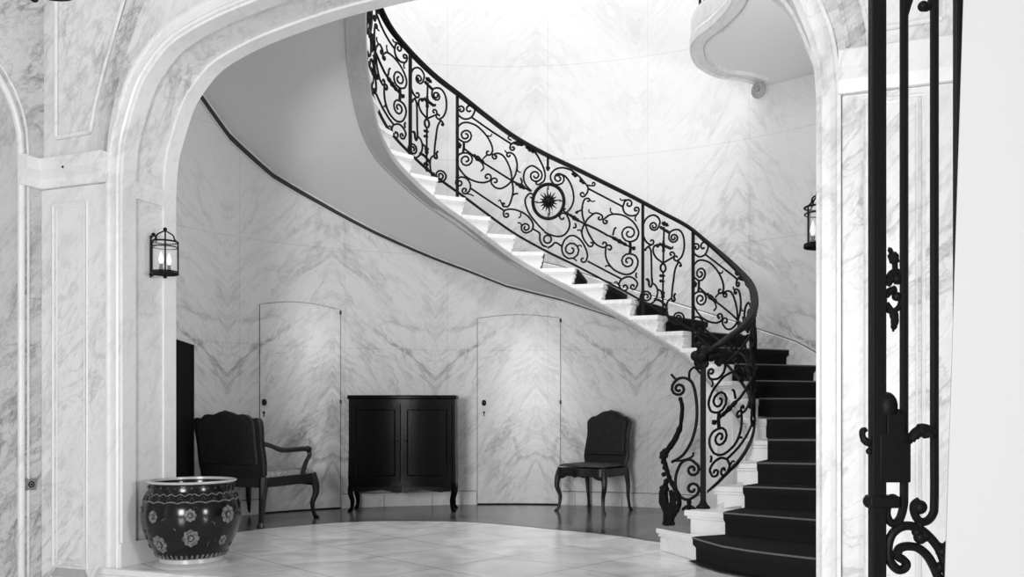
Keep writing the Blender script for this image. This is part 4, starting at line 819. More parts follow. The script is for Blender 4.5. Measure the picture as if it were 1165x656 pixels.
BRACKET=[(0.011,[(0.684,1.144),(0.697,1.137),(0.73,1.133),(0.773,1.135),(0.808,1.143),(0.819,1.156),(0.793,1.17),(0.734,1.178),(0.66,1.176),(0.596,1.164),(0.569,1.144),(0.596,1.123),(0.673,1.109),(0.779,1.107),(0.879,1.12),(0.934,1.145),(0.919,1.175),(0.895,1.183),(0.861,1.195),(0.819,1.207),(0.772,1.216),(0.717,1.222),(0.655,1.226),(0.591,1.227),(0.529,1.224),(0.469,1.219),(0.409,1.211),(0.353,1.199),(0.306,1.181),(0.268,1.156),(0.237,1.125),(0.213,1.092),(0.195,1.058),(0.185,1.024),(0.18,0.988),(0.183,0.952),(0.195,0.917),(0.216,0.882),(0.246,0.848),(0.284,0.815),(0.33,0.784),(0.385,0.754),(0.449,0.726),(0.519,0.7),(0.594,0.677),(0.681,0.659),(0.781,0.643),(0.872,0.631),(0.936,0.622)]),
(0.016,[(0.691,1.088),(0.674,1.075),(0.651,1.058),(0.629,1.036),(0.618,1.011),(0.624,0.979),(0.641,0.939),(0.661,0.903),(0.674,0.877)]),
(0.022,[(0.674,0.877),(0.705,0.86),(0.749,0.834),(0.8,0.806),(0.854,0.78),(0.914,0.758),(0.982,0.736),(1.048,0.715),(1.102,0.697),(1.139,0.682),(1.167,0.669),(1.187,0.659),(1.202,0.652)]),
(0.022,[(1.269,0.69),(1.235,0.684),(1.185,0.674),(1.135,0.665),(1.102,0.659)]),
(0.019,[(1.202,0.652),(1.187,0.64),(1.166,0.623),(1.142,0.604),(1.118,0.585),(1.096,0.567),(1.074,0.548),(1.05,0.528),(1.018,0.509),(0.978,0.489),(0.93,0.468),(0.881,0.449),(0.837,0.431),(0.798,0.415),(0.761,0.4),(0.729,0.388),(0.707,0.38)]),
(0.011,[(0.281,0.571),(0.26,0.576),(0.257,0.585),(0.278,0.593),(0.324,0.598),(0.38,0.594),(0.425,0.583),(0.438,0.566),(0.406,0.549),(0.334,0.539),(0.241,0.541),(0.161,0.556),(0.123,0.58),(0.148,0.607),(0.187,0.615),(0.243,0.627),(0.306,0.639),(0.369,0.645),(0.433,0.646),(0.501,0.643),(0.567,0.636),(0.626,0.625),(0.678,0.609),(0.726,0.587),(0.766,0.564),(0.796,0.541),(0.816,0.519),(0.827,0.497),(0.828,0.475),(0.821,0.454),(0.806,0.435),(0.782,0.416),(0.749,0.399),(0.707,0.385),(0.652,0.375),(0.586,0.367),(0.516,0.362),(0.449,0.362),(0.379,0.368),(0.306,0.379),(0.241,0.391),(0.195,0.399),(0.128,0.424),(0.127,0.451),(0.184,0.471),(0.274,0.479),(0.364,0.473),(0.423,0.458),(0.438,0.44),(0.411,0.426),(0.359,0.419),(0.306,0.42),(0.27,0.428),(0.26,0.437),(0.272,0.443)]),
(0.008,[(0.936,0.63),(0.876,0.631),(0.79,0.633),(0.695,0.635),(0.61,0.639),(0.531,0.645),(0.452,0.651),(0.381,0.659),(0.33,0.667),(0.302,0.675),(0.292,0.685),(0.292,0.693),(0.29,0.699)]),
(0.009,[(0.086,1.255),(0.116,1.264),(0.159,1.278),(0.206,1.291),(0.251,1.298),(0.293,1.296),(0.336,1.288),(0.374,1.278),(0.401,1.267),(0.412,1.253),(0.411,1.236),(0.405,1.221),(0.401,1.21)]),
(0.01,[(0.952,1.254),(0.938,1.25),(0.917,1.244),(0.894,1.237),(0.87,1.23),(0.844,1.225),(0.816,1.219),(0.79,1.214),(0.772,1.211)]),
(0.026,[(1.102,0.44),(1.117,0.43),(1.14,0.415),(1.161,0.398),(1.168,0.38),(1.159,0.362),(1.139,0.343),(1.113,0.323),(1.085,0.305),(1.051,0.287),(1.01,0.27),(0.974,0.253),(0.952,0.236),(0.953,0.218),(0.969,0.199),(0.989,0.183),(1.002,0.171)]),
(0.02,[(0.837,0.416),(0.809,0.402),(0.767,0.382),(0.728,0.36),(0.707,0.341),(0.714,0.324),(0.739,0.307),(0.769,0.292),(0.788,0.282)]),
(0.016,[(0.731,0.293),(0.761,0.282),(0.804,0.266),(0.852,0.248),(0.895,0.232),(0.935,0.217),(0.975,0.202),(1.01,0.189),(1.035,0.18)]),
(0.018,[(0.417,0.362),(0.417,0.348),(0.417,0.326),(0.417,0.305),(0.417,0.29)]),
(0.012,[(0.61,0.29),(0.575,0.296),(0.525,0.306),(0.47,0.314),(0.417,0.319),(0.365,0.317),(0.31,0.31),(0.261,0.303),(0.227,0.298)])]

def draw(strokes, nl, nr, leafname, parent):
    thin = MB(); leaves = []
    for r, q in strokes:
        P3 = [rp(nl+(nr-nl)*a, w) for a, w in q]
        if r >= .014:
            nP = len(P3); leaf = MB(); leaves.append(leaf); leaf.tube(P3, [max(.004, r*1.15*math.sin(PI*(.12+.8*i/(nP-1)))*(1+.25*math.sin(i*2.3))) for i in range(nP)], 6)
        else: thin.tube(P3, r*1.2, 5)
    o = rbuild(thin, 'scroll_panel', parent=parent)
    for leaf in leaves: rbuild(leaf, leafname, parent=o)
    return o
wide = [(19.2, 12.68), (10.73, 2.42), (27.5, 21.0)]
for a, b in wide:
    pn = draw(WIDE, a, b, 'acanthus_leaf', rl)
    nc = a+(b-a)*.516; c = Vector(rp(nc, .509))
    t2 = (rail(nc-.05)-rail(nc+.05)).normalized(); T = Vector((t2.x, t2.y, 0)); Z = Vector((0, 0, 1)); B = T.cross(Z)
    m = MB(); m.tube([c+T*(.147*math.cos(x))+Z*(.162*math.sin(x)) for x in [2*PI*k/36 for k in range(37)]], .0165, 8, cap=False)
    rbuild(m, 'medallion_ring', parent=pn)
    m = MB()
    for k in range(16):
        x = 2*PI*k/16+.1; r1 = .128 if k % 4 == 0 else (.10 if k % 2 == 0 else .085)
        d = T*math.cos(x)+Z*math.sin(x)*1.08
        m.tube([c+d*.02, c+d*.05, c+d*r1], [.012, .010, .003], 5)
    for k in range(8):
        x = 2*PI*k/8; d = T*math.cos(x)+Z*math.sin(x); m.sphere(c+d*.045, .017, 6)
    m.sphere(c, .032, 8)
    for k in range(4):
        x = PI/2*k+PI/2; d = T*math.cos(x)+Z*math.sin(x)*1.1; m.tube([c+d*.1, c+d*.15], .006, 5)
    rbuild(m, 'sunburst', parent=pn)
for a, b in ((12.68, 10.73), (21.0, 19.2)):
    draw(NARROW, a, b, 'spindle_leaf', rl)
m = MB(); A = NEWEL; Bk = Vector((.7585, 1.9668))
for r, q in BRACKET:
    P3 = [(*(A+(Bk-A)*t), max(z, .158)) for t, z in q]; nP = len(P3)
    rr = r*1.0
    m.tube(P3, [rr*(.8+.35*abs(math.sin(i*1.4))) for i in range(nP)] if r > .012 else rr, 6)
rbuild(m, 'scroll_bracket')
def bp(t, z): q_ = A+(Bk-A)*t; return (q_.x, q_.y, z)
m = MB()
m.tube([bp(1.12, .46), bp(1.20, .40), bp(1.19, .33), bp(1.10, .26), bp(1.12, .20), bp(1.16, .165)], [.02, .034, .038, .026, .022, .02], 8)
m.tube([bp(.98, .42), bp(.90, .35), bp(.90, .29), bp(1.0, .22), bp(1.08, .165)], [.014, .024, .024, .018, .016], 8)
m.tube([bp(1.06, .32), bp(.98, .26), bp(.94, .20), bp(.86, .172)], [.022, .02, .018, .010], 8)
for t_, z_, r_ in ((1.24, .43, .020), (1.25, .37, .018), (1.2, .62, .020), (1.26, .655, .017), (1.15, .70, .022), (1.19, .53, .018), (1.11, .48, .022), (1.15, .58, .02)):
    m.sphere(bp(t_, z_), r_, 7)
rbuild(m, 'leaf_foot')
# railing of the upper landing
lr = empty('landing_railing', (ES[40].x, ES[40].y, 4.335), 0, 'dark iron railing along the waved edge of the landing, at the very top', 'railing')
OF2 = Vector((ES[40].x, ES[40].y, 4.335))
def lb(m, name):
    m.v = [tuple(Vector(p)-OF2) for p in m.v]; return m.build(name, M['iron'], lr)
IN = []
for i, p in enumerate(ES):
    a = ES[max(i-1, 0)]; b = ES[min(i+1, len(ES)-1)]; t = (b-a).normalized(); IN.append(p-Vector((-t.y, t.x, 0))*.05)
m = MB(); m.tube([p+Vector((0, 0, 5.27)) for p in IN], .026, 8); lb(m, 'handrail')
m = MB(); m.tube([p+Vector((0, 0, 4.39)) for p in IN], .011, 6); lb(m, 'bottom_rail')
for i in range(2, len(IN), 12):
    m = MB(); m.tube([IN[i]+Vector((0, 0, 4.335)), IN[i]+Vector((0, 0, 5.26))], .013, 6); m.sphere(IN[i]+Vector((0, 0, 4.37)), .03, 6); lb(m, 'post')

# ------------------------------------------------------------------ furniture
def cabriole(top, foot, h, r0=.032, r1=.014, bulge=.03, z0=0.0):
    """S-curved leg from top (x, y) down to foot (x, y); bulge along the outward diagonal"""
    t = Vector((top[0], top[1])); f = Vector((foot[0], foot[1])); o = f.normalized() if f.length else Vector((0, 0))
    m = MB(); P3 = []; R3 = []
    for k in range(15):
        s = k/14
        off = bulge*math.sin(PI*min(1, s*1.6))*(1 if s < .62 else 0)-bulge*.75*math.sin(PI*max(0, (s-.45)/.55))*.8
        p = t+(f-t)*s+o*off
        P3.append((p.x, p.y, h*(1-s)+z0)); R3.append(r0+(r1-r0)*min(1, s*1.25))
    P3.append((f.x+o.x*.012, f.y+o.y*.012, z0+.012)); R3.append(r1*1.5)
    P3.append((f.x+o.x*.016, f.y+o.y*.016, z0+.0)); R3.append(r1*1.2)
    m.tube(P3, R3, 8)
    return m
def plate(m, outline, y0, y1, tilt=0.0, zb=0.0, bow=0.0):
    """upright plate from an (x, z) outline, thickness y0..y1, leaning back by tilt above zb"""
    n = len(outline); vs = []
    for y in (y0, y1):
        for x, z in outline: vs.append((x, y+(z-zb)*tilt+bow*x*x, z))
    m.add(vs, [tuple(range(n)), tuple(range(n, 2*n))]+[(i, (i+1) % n, n+(i+1) % n, n+i) for i in range(n)])
def sym(half): return half+[(-x, z) for x, z in half[::-1] if x > 1e-6]
def smooth_half(half, per=4):
    return [(p.x, p.y) for p in spline([(x, z, 0) for x, z in half], per)]
def chair(name, loc, rz, label, wf, wb, dp, hs, hb, arms):
    """front faces local -Y"""
    t = empty(name, loc, rz, label, 'chair')
    yb, yf = dp/2, -dp/2
    # seat rail with a waved apron
    m = MB()
    def seat_poly(gr):
        pts = [(-wb/2-gr, yb+gr), (wb/2+gr, yb+gr)]
        fr = [(wf/2+gr, yf+.03-gr), (wf*.42, yf-.012-gr), (wf*.22, yf-.005-gr), (0, yf-.035-gr)]
        fr = smooth_half(fr, 3); return pts+fr+[(-x, y) for x, y in fr[::-1][1:]]
    sp = seat_poly(0)
    m.prism(sp, hs-(.11 if arms else .105), hs-.025)
    for s in (-1, 1):
        ap = [(0, -.10), (.05, -.118), (.1, -.10), (.16, -.105), (.2, -.13), (wf/2-.01, -.14), (wf/2-.01, -.06), (0, -.06)]
        n = len(ap); vs = [(s*x, yf-.02+(.04*x/wf), hs+z) for x, z in ap]+[(s*x, yf+.012+(.04*x/wf), hs+z) for x, z in ap]
        m.add(vs, [tuple(range(n)), tuple(range(n, 2*n))]+[(i, (i+1) % n, n+(i+1) % n, n+i) for i in range(n)])
    m.build('seat_rail', M['chairwood'], t, bevel=.004)
    m = MB(); c = seat_poly(-.012); n = len(c); rows = []; dm = 1.0 if arms else .45
    for k, (sc, z) in enumerate(((1, -.025), (1.0, -.008), (.96, .012), (.82, .026), (.5, .036), (.02, .04))):
        rows.append([(x*sc, y*sc, hs+z*dm) for x, y in c]+[(c[0][0]*sc, c[0][1]*sc, hs+z*dm)])
    m.grid(rows); m.build('seat_cushion', M['tapestry'] if arms else M['seat'], t)
    for s in (-1, 1):
        cabriole((s*(wf/2-.03), yf+.045), (s*(wf/2-.005), yf+.01), hs-.03, .042 if arms else .036, .018 if arms else .015).build('leg', M['chairwood'], t)
        cabriole((s*(wb/2-.025), yb-.02), (s*(wb/2-.01), yb+.045), hs-.03, .042 if arms else .03, .022 if arms else .015, .008).build('leg', M['chairwood'], t)
    # back
    z0 = hs+.015; hh = hb
    if arms:
        half = [(0, hh), (.04, hh+.0), (.08, hh-.012), (.13, hh-.028), (.17, hh-.022), (.22, hh-.03), (wb/2-.08, hh-.06), (wb/2-.035, hh-.052), (wb/2, hh-.075), (wb/2+.004, hh-.16), (wb/2-.004, hh-.28), (wb/2-.0, z0+.1), (wb/2-.01, z0), (wb/2-.012, hs-.06)]
    else:
        half = [(0, hh), (.05, hh-.001), (.095, hh-.012), (.135, hh-.034), (.17, hh-.052), (.21, hh-.058), (wb/2-.012, hh-.09), (wb/2, hh-.13), (wb/2-.012, hh-.23), (wb/2-.004, hh-.34), (wb/2+.004, z0+.06), (wb/2-.01, z0), (wb/2-.015, hs-.06)]
    half = smooth_half(half, 3)
    ol = sym(half)
    m = MB(); plate(m, ol, yb-.035, yb+.015, .16, hs, -.12)
    m.build('backrest', M['chairwood'], t, bevel=.008)
    pad = [(x*.86, z0+.04+(z-z0)*.885) for x, z in ol if z > z0+.02]
    m = MB(); plate(m, pad, yb-.055, yb+.034, .16, hs, -.12)
    m.build('back_upholstery', M['hide'], t, bevel=.012)
    m = MB()   # carved shell on the crest
    for k in range(-2, 3):
        m.sphere((k*.022, yb-.005+(hh-hs)*.16, hh-.004-.006*abs(k)), .017, 6)
    m.build('carved_crest', M['chairwood'], t)
    if arms:
        for s in (-1, 1):
            x = s*(wb/2-.01); xf = s*(wf/2-.0)
            pts = spline([(x, yb+.02, hs+.27), (x+s*.01, yb-.08, hs+.245), (x+s*.025, yb-.22, hs+.205), (xf+s*.005, yf+.22, hs+.205), (xf+s*.01, yf+.15, hs+.20), (xf, yf+.12, hs+.185)], 5)
            m = MB(); m.tube(pts, [.02]*8+[.023]*10+[.03]*4+[.02]*4, 8)
            pts = spline([(xf, yf+.14, hs+.195), (xf+s*.012, yf+.13, hs+.15), (xf+s*.0, yf+.17, hs+.08), (xf-s*.02, yf+.20, hs-.03)], 5)
            m.tube(pts, [.024, .02, .018, .02, .026], 8)
            m.build('armrest', M['chairwood'], t)
    return t
def facing(dx, dd):
    """rotation that turns local -Y to the direction (right dx, ahead dd) seen from the standing point"""
    v = site(dx, dd)-site(0, 0); return math.atan2(v.y, v.x)+PI/2
p = site(-2.68, 7.92)
chair('armchair', p, facing(.33, .94), 'dark armchair seen from behind, standing behind the big pot', .76, .69, .70, .445, .985, True)
p = site(.375, 8.70)
chair('side_chair', p, facing(-.6, -.8), 'dark armless chair with upholstered back, beside the plain marble door', .56, .52, .48, .46, .99, False)

# tall dark commode on curved legs
p = site(-1.515, 8.80)
cm = empty('commode', p, TH+math.radians(2), 'tall dark lacquered cabinet on curved legs, against the back wall', 'cabinet')
W2, D2 = .52, .16
def bombe(gr, k=10):
    pts = []
    for i in range(k+1):
        x = -W2+2*W2*i/k; pts.append((x*(1+gr), -D2-gr*.3-.025*math.cos(PI*(x/W2)/2)**2*1.0))
    return pts+[(W2*(1+gr), D2), (-W2*(1+gr), D2)]
m = MB()
for a, b, s0, s1 in ((.225, .34, .0, .012), (.34, .62, .012, .0), (.62, 1.105, 0, 0)):
    P0, P1 = bombe(s0), bombe(s1); n = len(P0)
    m.add([(x, y, a) for x, y in P0]+[(x, y, b) for x, y in P1], [tuple(range(n)), tuple(range(n, 2*n))]+[(i, (i+1) % n, n+(i+1) % n, n+i) for i in range(n)])
half = [(0, .19), (.05, .185), (.11, .20), (.2, .215), (.3, .205), (.38, .19), (W2-.05, .20), (W2-.02, .24), (0, .25)]
for s in (-1, 1):
    n = len(half); vs = [(s*x, -D2-.03+.03*(x/W2)**2, z) for x, z in half]+[(s*x, -D2+.0, z) for x, z in half]
    m.add(vs, [tuple(range(n)), tuple(range(n, 2*n))]+[(i, (i+1) % n, n+(i+1) % n, n+i) for i in range(n)])
m.build('body', M['wood'], cm, bevel=.006)
m = MB(); P0 = bombe(.022); P1 = bombe(.03); n = len(P0)
m.prism(P0, 1.105, 1.115); m.prism(P1, 1.115, 1.135); m.prism(P0, 1.135, 1.145)
m.build('top', M['wood'], cm, bevel=.004)
for sx_ in (-1, 1):
    d = MB(); x0, x1 = (.012, W2-.03)
    rows = []
    for z in (.30, 1.06):
        rows.append([(sx_*(x0+(x1-x0)*i/6), -D2-.034-.025*math.cos(PI*((x0+(x1-x0)*i/6)/W2)/2)**2, z) for i in range(7)])
    back = [[(x, y+.03, z) for x, y, z in r] for r in rows]
    d.grid(rows); d.grid(back); d.grid([rows[0], back[0]]); d.grid([rows[1], back[1]])
    d.grid([[rows[0][0], rows[1][0]], [back[0][0], back[1][0]]]); d.grid([[rows[0][-1], rows[1][-1]], [back[0][-1], back[1][-1]]])
    dr = d.build('door', M['wood'], cm, bevel=.003)
    fr = MB()
    q = lambda x, z: (sx_*x, -D2-.037-.025*math.cos(PI*(x/W2)/2)**2, z)
    ring = [q(x0+.05+(x1-x0-.1)*i/6, .36) for i in range(7)]+[q(x1-.05, .36+.64*i/4) for i in range(1, 5)]+[q(x1-.05-(x1-x0-.1)*i/6, 1.0) for i in range(1, 7)]+[q(x0+.05, 1.0-.64*i/4) for i in range(1, 5)]
    fr.tube(ring, .006, 6); fr.build('panel_moulding', M['wood'], dr)
    k_ = MB(); c = q(.04, .70); k_.sphere((c[0], c[1]-.006, c[2]), .011, 8); k_.build('knob', M['brass'], dr)
for sx_ in (-1, 1):
    cabriole((sx_*(W2-.035), -D2+.03), (sx_*(W2-.02), -D2+.005), .30, .036, .018, .016).build('leg', M['wood'], cm)
    cabriole((sx_*(W2-.035), D2-.05), (sx_*(W2-.025), D2-.02), .30, .034, .018, .012).build('leg', M['wood'], cm)

# big glazed pot
PX = Vector((-2.012, .27, 0))
pot = empty('fishbowl_pot', PX, 0, 'large dark glazed round pot with pale flower medallions', 'pot')
body = [(.195, .055), (.225, .09), (.262, .16), (.29, .24), (.302, .31), (.30, .37), (.288, .42), (.272, .46), (.262, .48), (.258, .515), (.262, .535)]
bs = [(p.x, p.y) for p in spline([(a, b, 0) for a, b in body], 4)]
m = MB(); m.lathe(bs, n=56); m.lathe([(.254, .53), (.245, .49), (.28, .38), (.28, .25), (.19, .08), (.001, .075)], n=56)
m.build('body', M['glaze'], pot)
m = MB(); m.lathe([(.258, .53), (.272, .533), (.275, .54), (.27, .546), (.252, .546), (.250, .53)], n=56); m.build('rim', M['rim'], pot)
m = MB(); m.lathe([(.19, .0), (.222, .0), (.226, .010), (.212, .022), (.197, .028), (.194, .056)], n=56); m.build('foot', M['rim'], pot)
def prad(z): return interp(z, [(b, a) for a, b in bs])
aim = math.atan2(CAM.y-PX.y, CAM.x-PX.x)
def ppt(a, z, o=.003): r = prad(z)+o; return (r*math.cos(aim+a), r*math.sin(aim+a), z)
def medallion(a, z, r, pet=8, squash=1.15):
    R0 = prad(z); m = MB(); ring = []; n = 48
    for k in range(n):
        x = 2*PI*k/n; rr = r*(.82+.18*abs(math.cos(pet*x/2))); ring.append((a+rr*math.cos(x)/R0, z+rr*squash*math.sin(x)))
    inner = [(a+(p[0]-a)*.55, z+(p[1]-z)*.55) for p in ring]; core = [(a+(p[0]-a)*.42, z+(p[1]-z)*.42) for p in ring]
    m.add([ppt(*p, .0) for p in ring]+[ppt(*p, .005) for p in [(a+(p[0]-a)*.96, z+(p[1]-z)*.96) for p in ring]]+[ppt(*p, .005) for p in inner]+[ppt(*p, .001) for p in core], [(i+j*n, (i+1) % n+j*n, (i+1) % n+(j+1)*n, i+(j+1)*n) for i in range(n) for j in range(3)])
    m.add([ppt(a+(p[0]-a)*.3, z+(p[1]-z)*.3, .004) for p in ring]+[ppt(a, z, .006)], [(i, (i+1) % n, n) for i in range(n)])
    m.build('medallion', M['glazelight'], pot)
for a, z, r in ((-.02, .20, .050), (-.03, .345, .036), (.78, .335, .052), (-.83, .335, .036), (-.78, .16, .052), (.75, .17, .03), (1.6, .25, .05), (2.4, .33, .045), (2.4, .17, .05), (3.1, .28, .05), (-1.6, .28, .05), (-2.3, .2, .05)):
    medallion(a, z, r)
m = MB(); N_ = 220
m.tube([ppt(2*PI*k/N_, .418+.009*abs(math.sin(k*PI/10)), .003) for k in range(N_+1)], .0045, 5)
m.tube([ppt(2*PI*k/N_, .468+.006*math.sin(k*.9), .002) for k in range(N_+1)], .0035, 5)
m.build('wave_border', M['glazelight'], pot)
m = MB(); rnd = random.Random(3)
for k in range(26):
    a = 2*PI*k/26; z = .445+.006*math.sin(k*2.1)
    m.tube([ppt(a-.04, z-.012), ppt(a, z+.012), ppt(a+.04, z-.012)], .0032, 4)
for k in range(34):
    a = 2*PI*k/34; r = .006
    m.tube([ppt(a-.03, .505), ppt(a+.02, .512+.006*math.sin(k*1.7))], .004+.004*rnd.random()*(k % 3 == 0), 4)
for k in range(60):
    a = rnd.uniform(0, 2*PI); z = rnd.uniform(.12, .40); w = rnd.uniform(.01, .05)
    m.tube([ppt(a, z), ppt(a+w, z+rnd.uniform(-.015, .015)), ppt(a+w*1.8, z+rnd.uniform(-.02, .02))], .0028, 4)
m.build('vine_pattern', plain('vine_glaze', .06, .3, .4), pot)['kind'] = 'stuff'
m = MB()
for k in range(44):
    a = 2*PI*k/44; m.tube([ppt(a, .060, .003), ppt(a+.01, .085, .003)], [.010, .007], 5)
m.build('petal_border', M['glazelight'], pot)

# ------------------------------------------------------------------ wall lanterns
def lantern(name, c, dist, rz, label):
    """c: centre of the base ring; wall_u: face it hangs on"""
    t = empty(name, c, rz, label, 'lantern', None)
    R1, Hh = .078, .207; dx = -dist   # the wall lies on the local -X side
    m = MB()
    for z, r in ((0, .007), (.012, .005), (Hh, .006), (Hh-.035, .004)):
        m.tube([(R1*math.cos(a), R1*math.sin(a), z) for a in [2*PI*k/28 for k in range(29)]], r, 6, cap=False)
    for k in range(4):
        a = PI/4+PI/2*k; m.tube([(R1*math.cos(a), R1*math.sin(a), 0), (R1*math.cos(a), R1*math.sin(a), Hh)], .0045, 6)
    for k in range(2):
        a = PI/4+PI/2*k; m.tube([(R1*math.cos(a), R1*math.sin(a), .003), (-R1*math.cos(a), -R1*math.sin(a), .003)], .005, 5)
    m.sphere((0, 0, -.018), .014, 7); m.build('frame', M['iron'], t)
    m = MB()
    for k in range(4):
        a = PI/4+PI/2*k; ca, sa = math.cos(a), math.sin(a)
        m.tube(spline([(R1*ca, R1*sa, Hh), (R1*.72*ca, R1*.72*sa, Hh+.02), (R1*.62*ca, R1*.62*sa, Hh+.045), (R1*.3*ca, R1*.3*sa, Hh+.062), (0, 0, Hh+.075)], 4), .005, 5)
    m.sphere((0, 0, Hh+.083), .013, 8); m.build('crown', M['iron'], t)
    m = MB(); m.lathe([(R1-.005, .012), (R1-.005, Hh-.004), (R1-.007, Hh-.004), (R1-.007, .012), (R1-.005, .012)], n=28); m.build('glass_cylinder', M['glass'], t)
    for s in (-1, 1):
        m = MB(); m.lathe([(.001, .0), (.016, .004), (.010, .02), (.013, .032), (.010, .044), (.012, .058), (.001, .06)], (0, s*.034, 0), 12)
        cs = m.build('candle_socket', M['iron'], t)
        m = MB(); m.lathe([(.001, .058), (.011, .062), (.0165, .085), (.015, .105), (.007, .13), (.001, .142)], (0, s*.034, 0), 12); m.build('bulb', M['bulb'], cs)
    m = MB(); sg = 1 if dx > 0 else -1
    m.tube(spline([(dx-sg*.004, 0, Hh+.03), (dx-sg*.03, 0, Hh+.052), (sg*R1*.95, 0, Hh+.03), (sg*R1, 0, Hh)], 5), .006, 6)
    m.sphere((dx-sg*.03, 0, Hh+.055), .013, 7)
    m.tube([(sg*R1, 0, .0), (dx-sg*.004, 0, .0)], .006, 6); m.tube([(dx-sg*.006, 0, -.02), (dx-sg*.006, 0, Hh+.05)], .005, 6)
    m.sphere((dx-sg*.012, 0, 0), .014, 7)
    m.build('wall_bracket', M['iron'], t)
    return t
lantern('wall_lantern', Vector((-2.2, .235, 1.887)), .128, 0, 'round glass lantern on the left side of the arch, above the pot')
lantern('wall_lantern', Vector((1.883, .585, 1.86)), .132, PI/2, 'round glass lantern on the right side of the arch, half hidden by it')
# ring at the foot of a hanging lantern, high on the left
hl = empty('hanging_lantern', site(-1.735, 3.0, 2.435), 0, 'round hanging lantern whose base ring dips in at the top left', 'lantern')
m = MB()
m.tube([(.088*math.cos(a), .088*math.sin(a), 0) for a in [2*PI*k/32 for k in range(33)]], .006, 6, cap=False)
m.tube([(.086*math.cos(a), .086*math.sin(a), .30) for a in [2*PI*k/32 for k in range(33)]], .006, 6, cap=False)
for k in range(4):
    a = PI/2*k+.3; m.tube([(.086*math.cos(a), .086*math.sin(a), 0), (.086*math.cos(a), .086*math.sin(a), .3), (.0, 0, .42)], .005, 6)
m.tube([(0, 0, .42), (0, 0, 2.3)], .006, 6)
m.build('frame', M['iron'], hl)
m = MB(); m.lathe([(.001, -.012), (.05, -.006), (.083, .004), (.083, .29), (.081, .29), (.081, .006), (.001, -.010)], n=28); m.build('glass_cylinder', M['glass'], hl)
m = MB(); q = site(-.062, .03)-site(0, 0); m.sphere((q.x, q.y, -.022), .014, 8); m.tube([(q.x, q.y, -.022), (q.x, q.y, 0)], .006, 6); m.build('finial', M['iron'], hl)
# electric outlet on the left wall
ol_ = empty('wall_outlet', (-2.99, -.098, .515), 0, 'small dark outlet plate low on the left marble wall', 'outlet')
m = MB(); m.box((.0005, -.036, -.038), (.007, .036, .038)); m.build('plate', M['plate'], ol_, bevel=.003)
m = MB(); m.tube([(.0072, .018*math.cos(a), .018*math.sin(a)) for a in [2*PI*k/20 for k in range(21)]], .004, 6, cap=False); m.sphere((.008, 0, 0), .007, 6); m.build('socket', M['gap'], ol_)
m = MB(); m.sphere((0, 0, 0), .008, 8); k_ = m.build('wall_hook', M['iron'], None, loc=(-2.7, -.1045, 2.545)); tag(k_, 'tiny dark peg on the left marble cornice', 'peg')

# ------------------------------------------------------------------ iron gate in the foreground
GD = 2.2; S_ = 1000/GD
def gp(x, y, dd=0.0): return site((x-632)/S_, GD+dd, .992+(467-y)/S_)
gate = empty('iron_gate', gp(998, 467+(.992+.17)*S_), TH, 'black iron gate leaf with scrolls and a lock, in the right foreground', 'gate')
GI = Matrix.Translation(gate.location) @ Matrix.Rotation(TH, 4, 'Z')
GI.invert()
def gb(m, name, parent=None, mat=None, **k):
    m.v = [tuple(GI @ Vector(p)) for p in m.v]; return m.build(name, mat or M['gate_iron'], parent or gate, **k)
def bar(x0, x1, y0, y1, th):
    m = MB(); a = gp(x0, y1, -th/2); b = gp(x1, y1, -th/2); c = gp(x1, y1, th/2); d = gp(x0, y1, th/2); zt = gp(0, y0).z
    m.prism([(q.x, q.y) for q in (a, b, c, d)], a.z, zt); return m
m = bar(990, 1006, -330, 990, .035); gb(m, 'stile', angle=30, bevel=.003)
m = bar(1086.5, 1103, -330, 990, .03); gb(m, 'stile', angle=30, bevel=.003)
def gt(pts, r, e=None, per=6):
    m = MB(); P_ = spline([gp(x, y) for x, y in pts], per); m.tube(P_, r, 8)
    if e: m.sphere(gp(*e[:2]), e[2], 8)
    return m
m = gt([(1028.5, -300), (1028.5, 200), (1028.5, 480), (1028.5, 560), (1027.5, 577), (1023, 591), (1015, 595), (1009.5, 588), (1009, 578), (1014, 570)], .0105, (1015.5, 569.5, .018)); gb(m, 'bar')
m = gt([(1063, -300), (1063, 200), (1063, 480), (1063, 568), (1061, 585), (1053, 593), (1044.5, 591), (1040, 582), (1040, 574), (1046, 569)], .0105, (1046.5, 576.5, .018)); gb(m, 'bar')
m = gt([(1028.5, 20), (1040, -12), (1055, -16), (1060, -4), (1056, 8), (1049, 9)], .009, (1050, 7, .013)); gb(m, 'scroll')
m = MB(); P_ = spline([gp(x, y) for x, y in [(1084, 720), (1076, 690), (1071, 668), (1064, 648), (1055, 632), (1044, 623), (1032, 621), (1023, 624), (1021, 632), (1027, 636), (1031, 641), (1029, 646), (1023, 648), (1016, 643), (1011, 633), (1011, 618), (1016, 606), (1026, 599), (1036, 598), (1047, 602), (1058, 611), (1068, 624), (1074, 640), (1079, 660), (1084, 690)]], 6)
m.tube(P_, .0115, 8); gb(m, 'scroll')
m = MB()
for x, y, r in ((1047, 611, .017), (1052, 609, .016), (1043, 605, .013), (1072, 627, .017), (1079, 621, .015), (1086, 618, .012), (1069, 645, .014), (1065, 650, .012)): m.sphere(gp(x, y), r, 6)
m.tube([gp(x, y) for x, y in ((1062, 618), (1072, 622), (1086, 618))], .010, 6)
m.tube([gp(x, y) for x, y in ((1044, 604), (1047, 597), (1045, 592))], .010, 6); m.tube([gp(x, y) for x, y in ((1027, 599), (1024, 594), (1020, 590))], .010, 6)
gb(m, 'leaf_ornament')
m = MB()
fl = [(1011, 281), (1014, 287), (1017, 295), (1018, 301), (1018, 308), (1014, 315), (1008, 322)]
m.tube(spline([gp(*q) for q in fl], 5), [.002, .006, .012, .012, .007, .007, .010, .013, .014], 8)
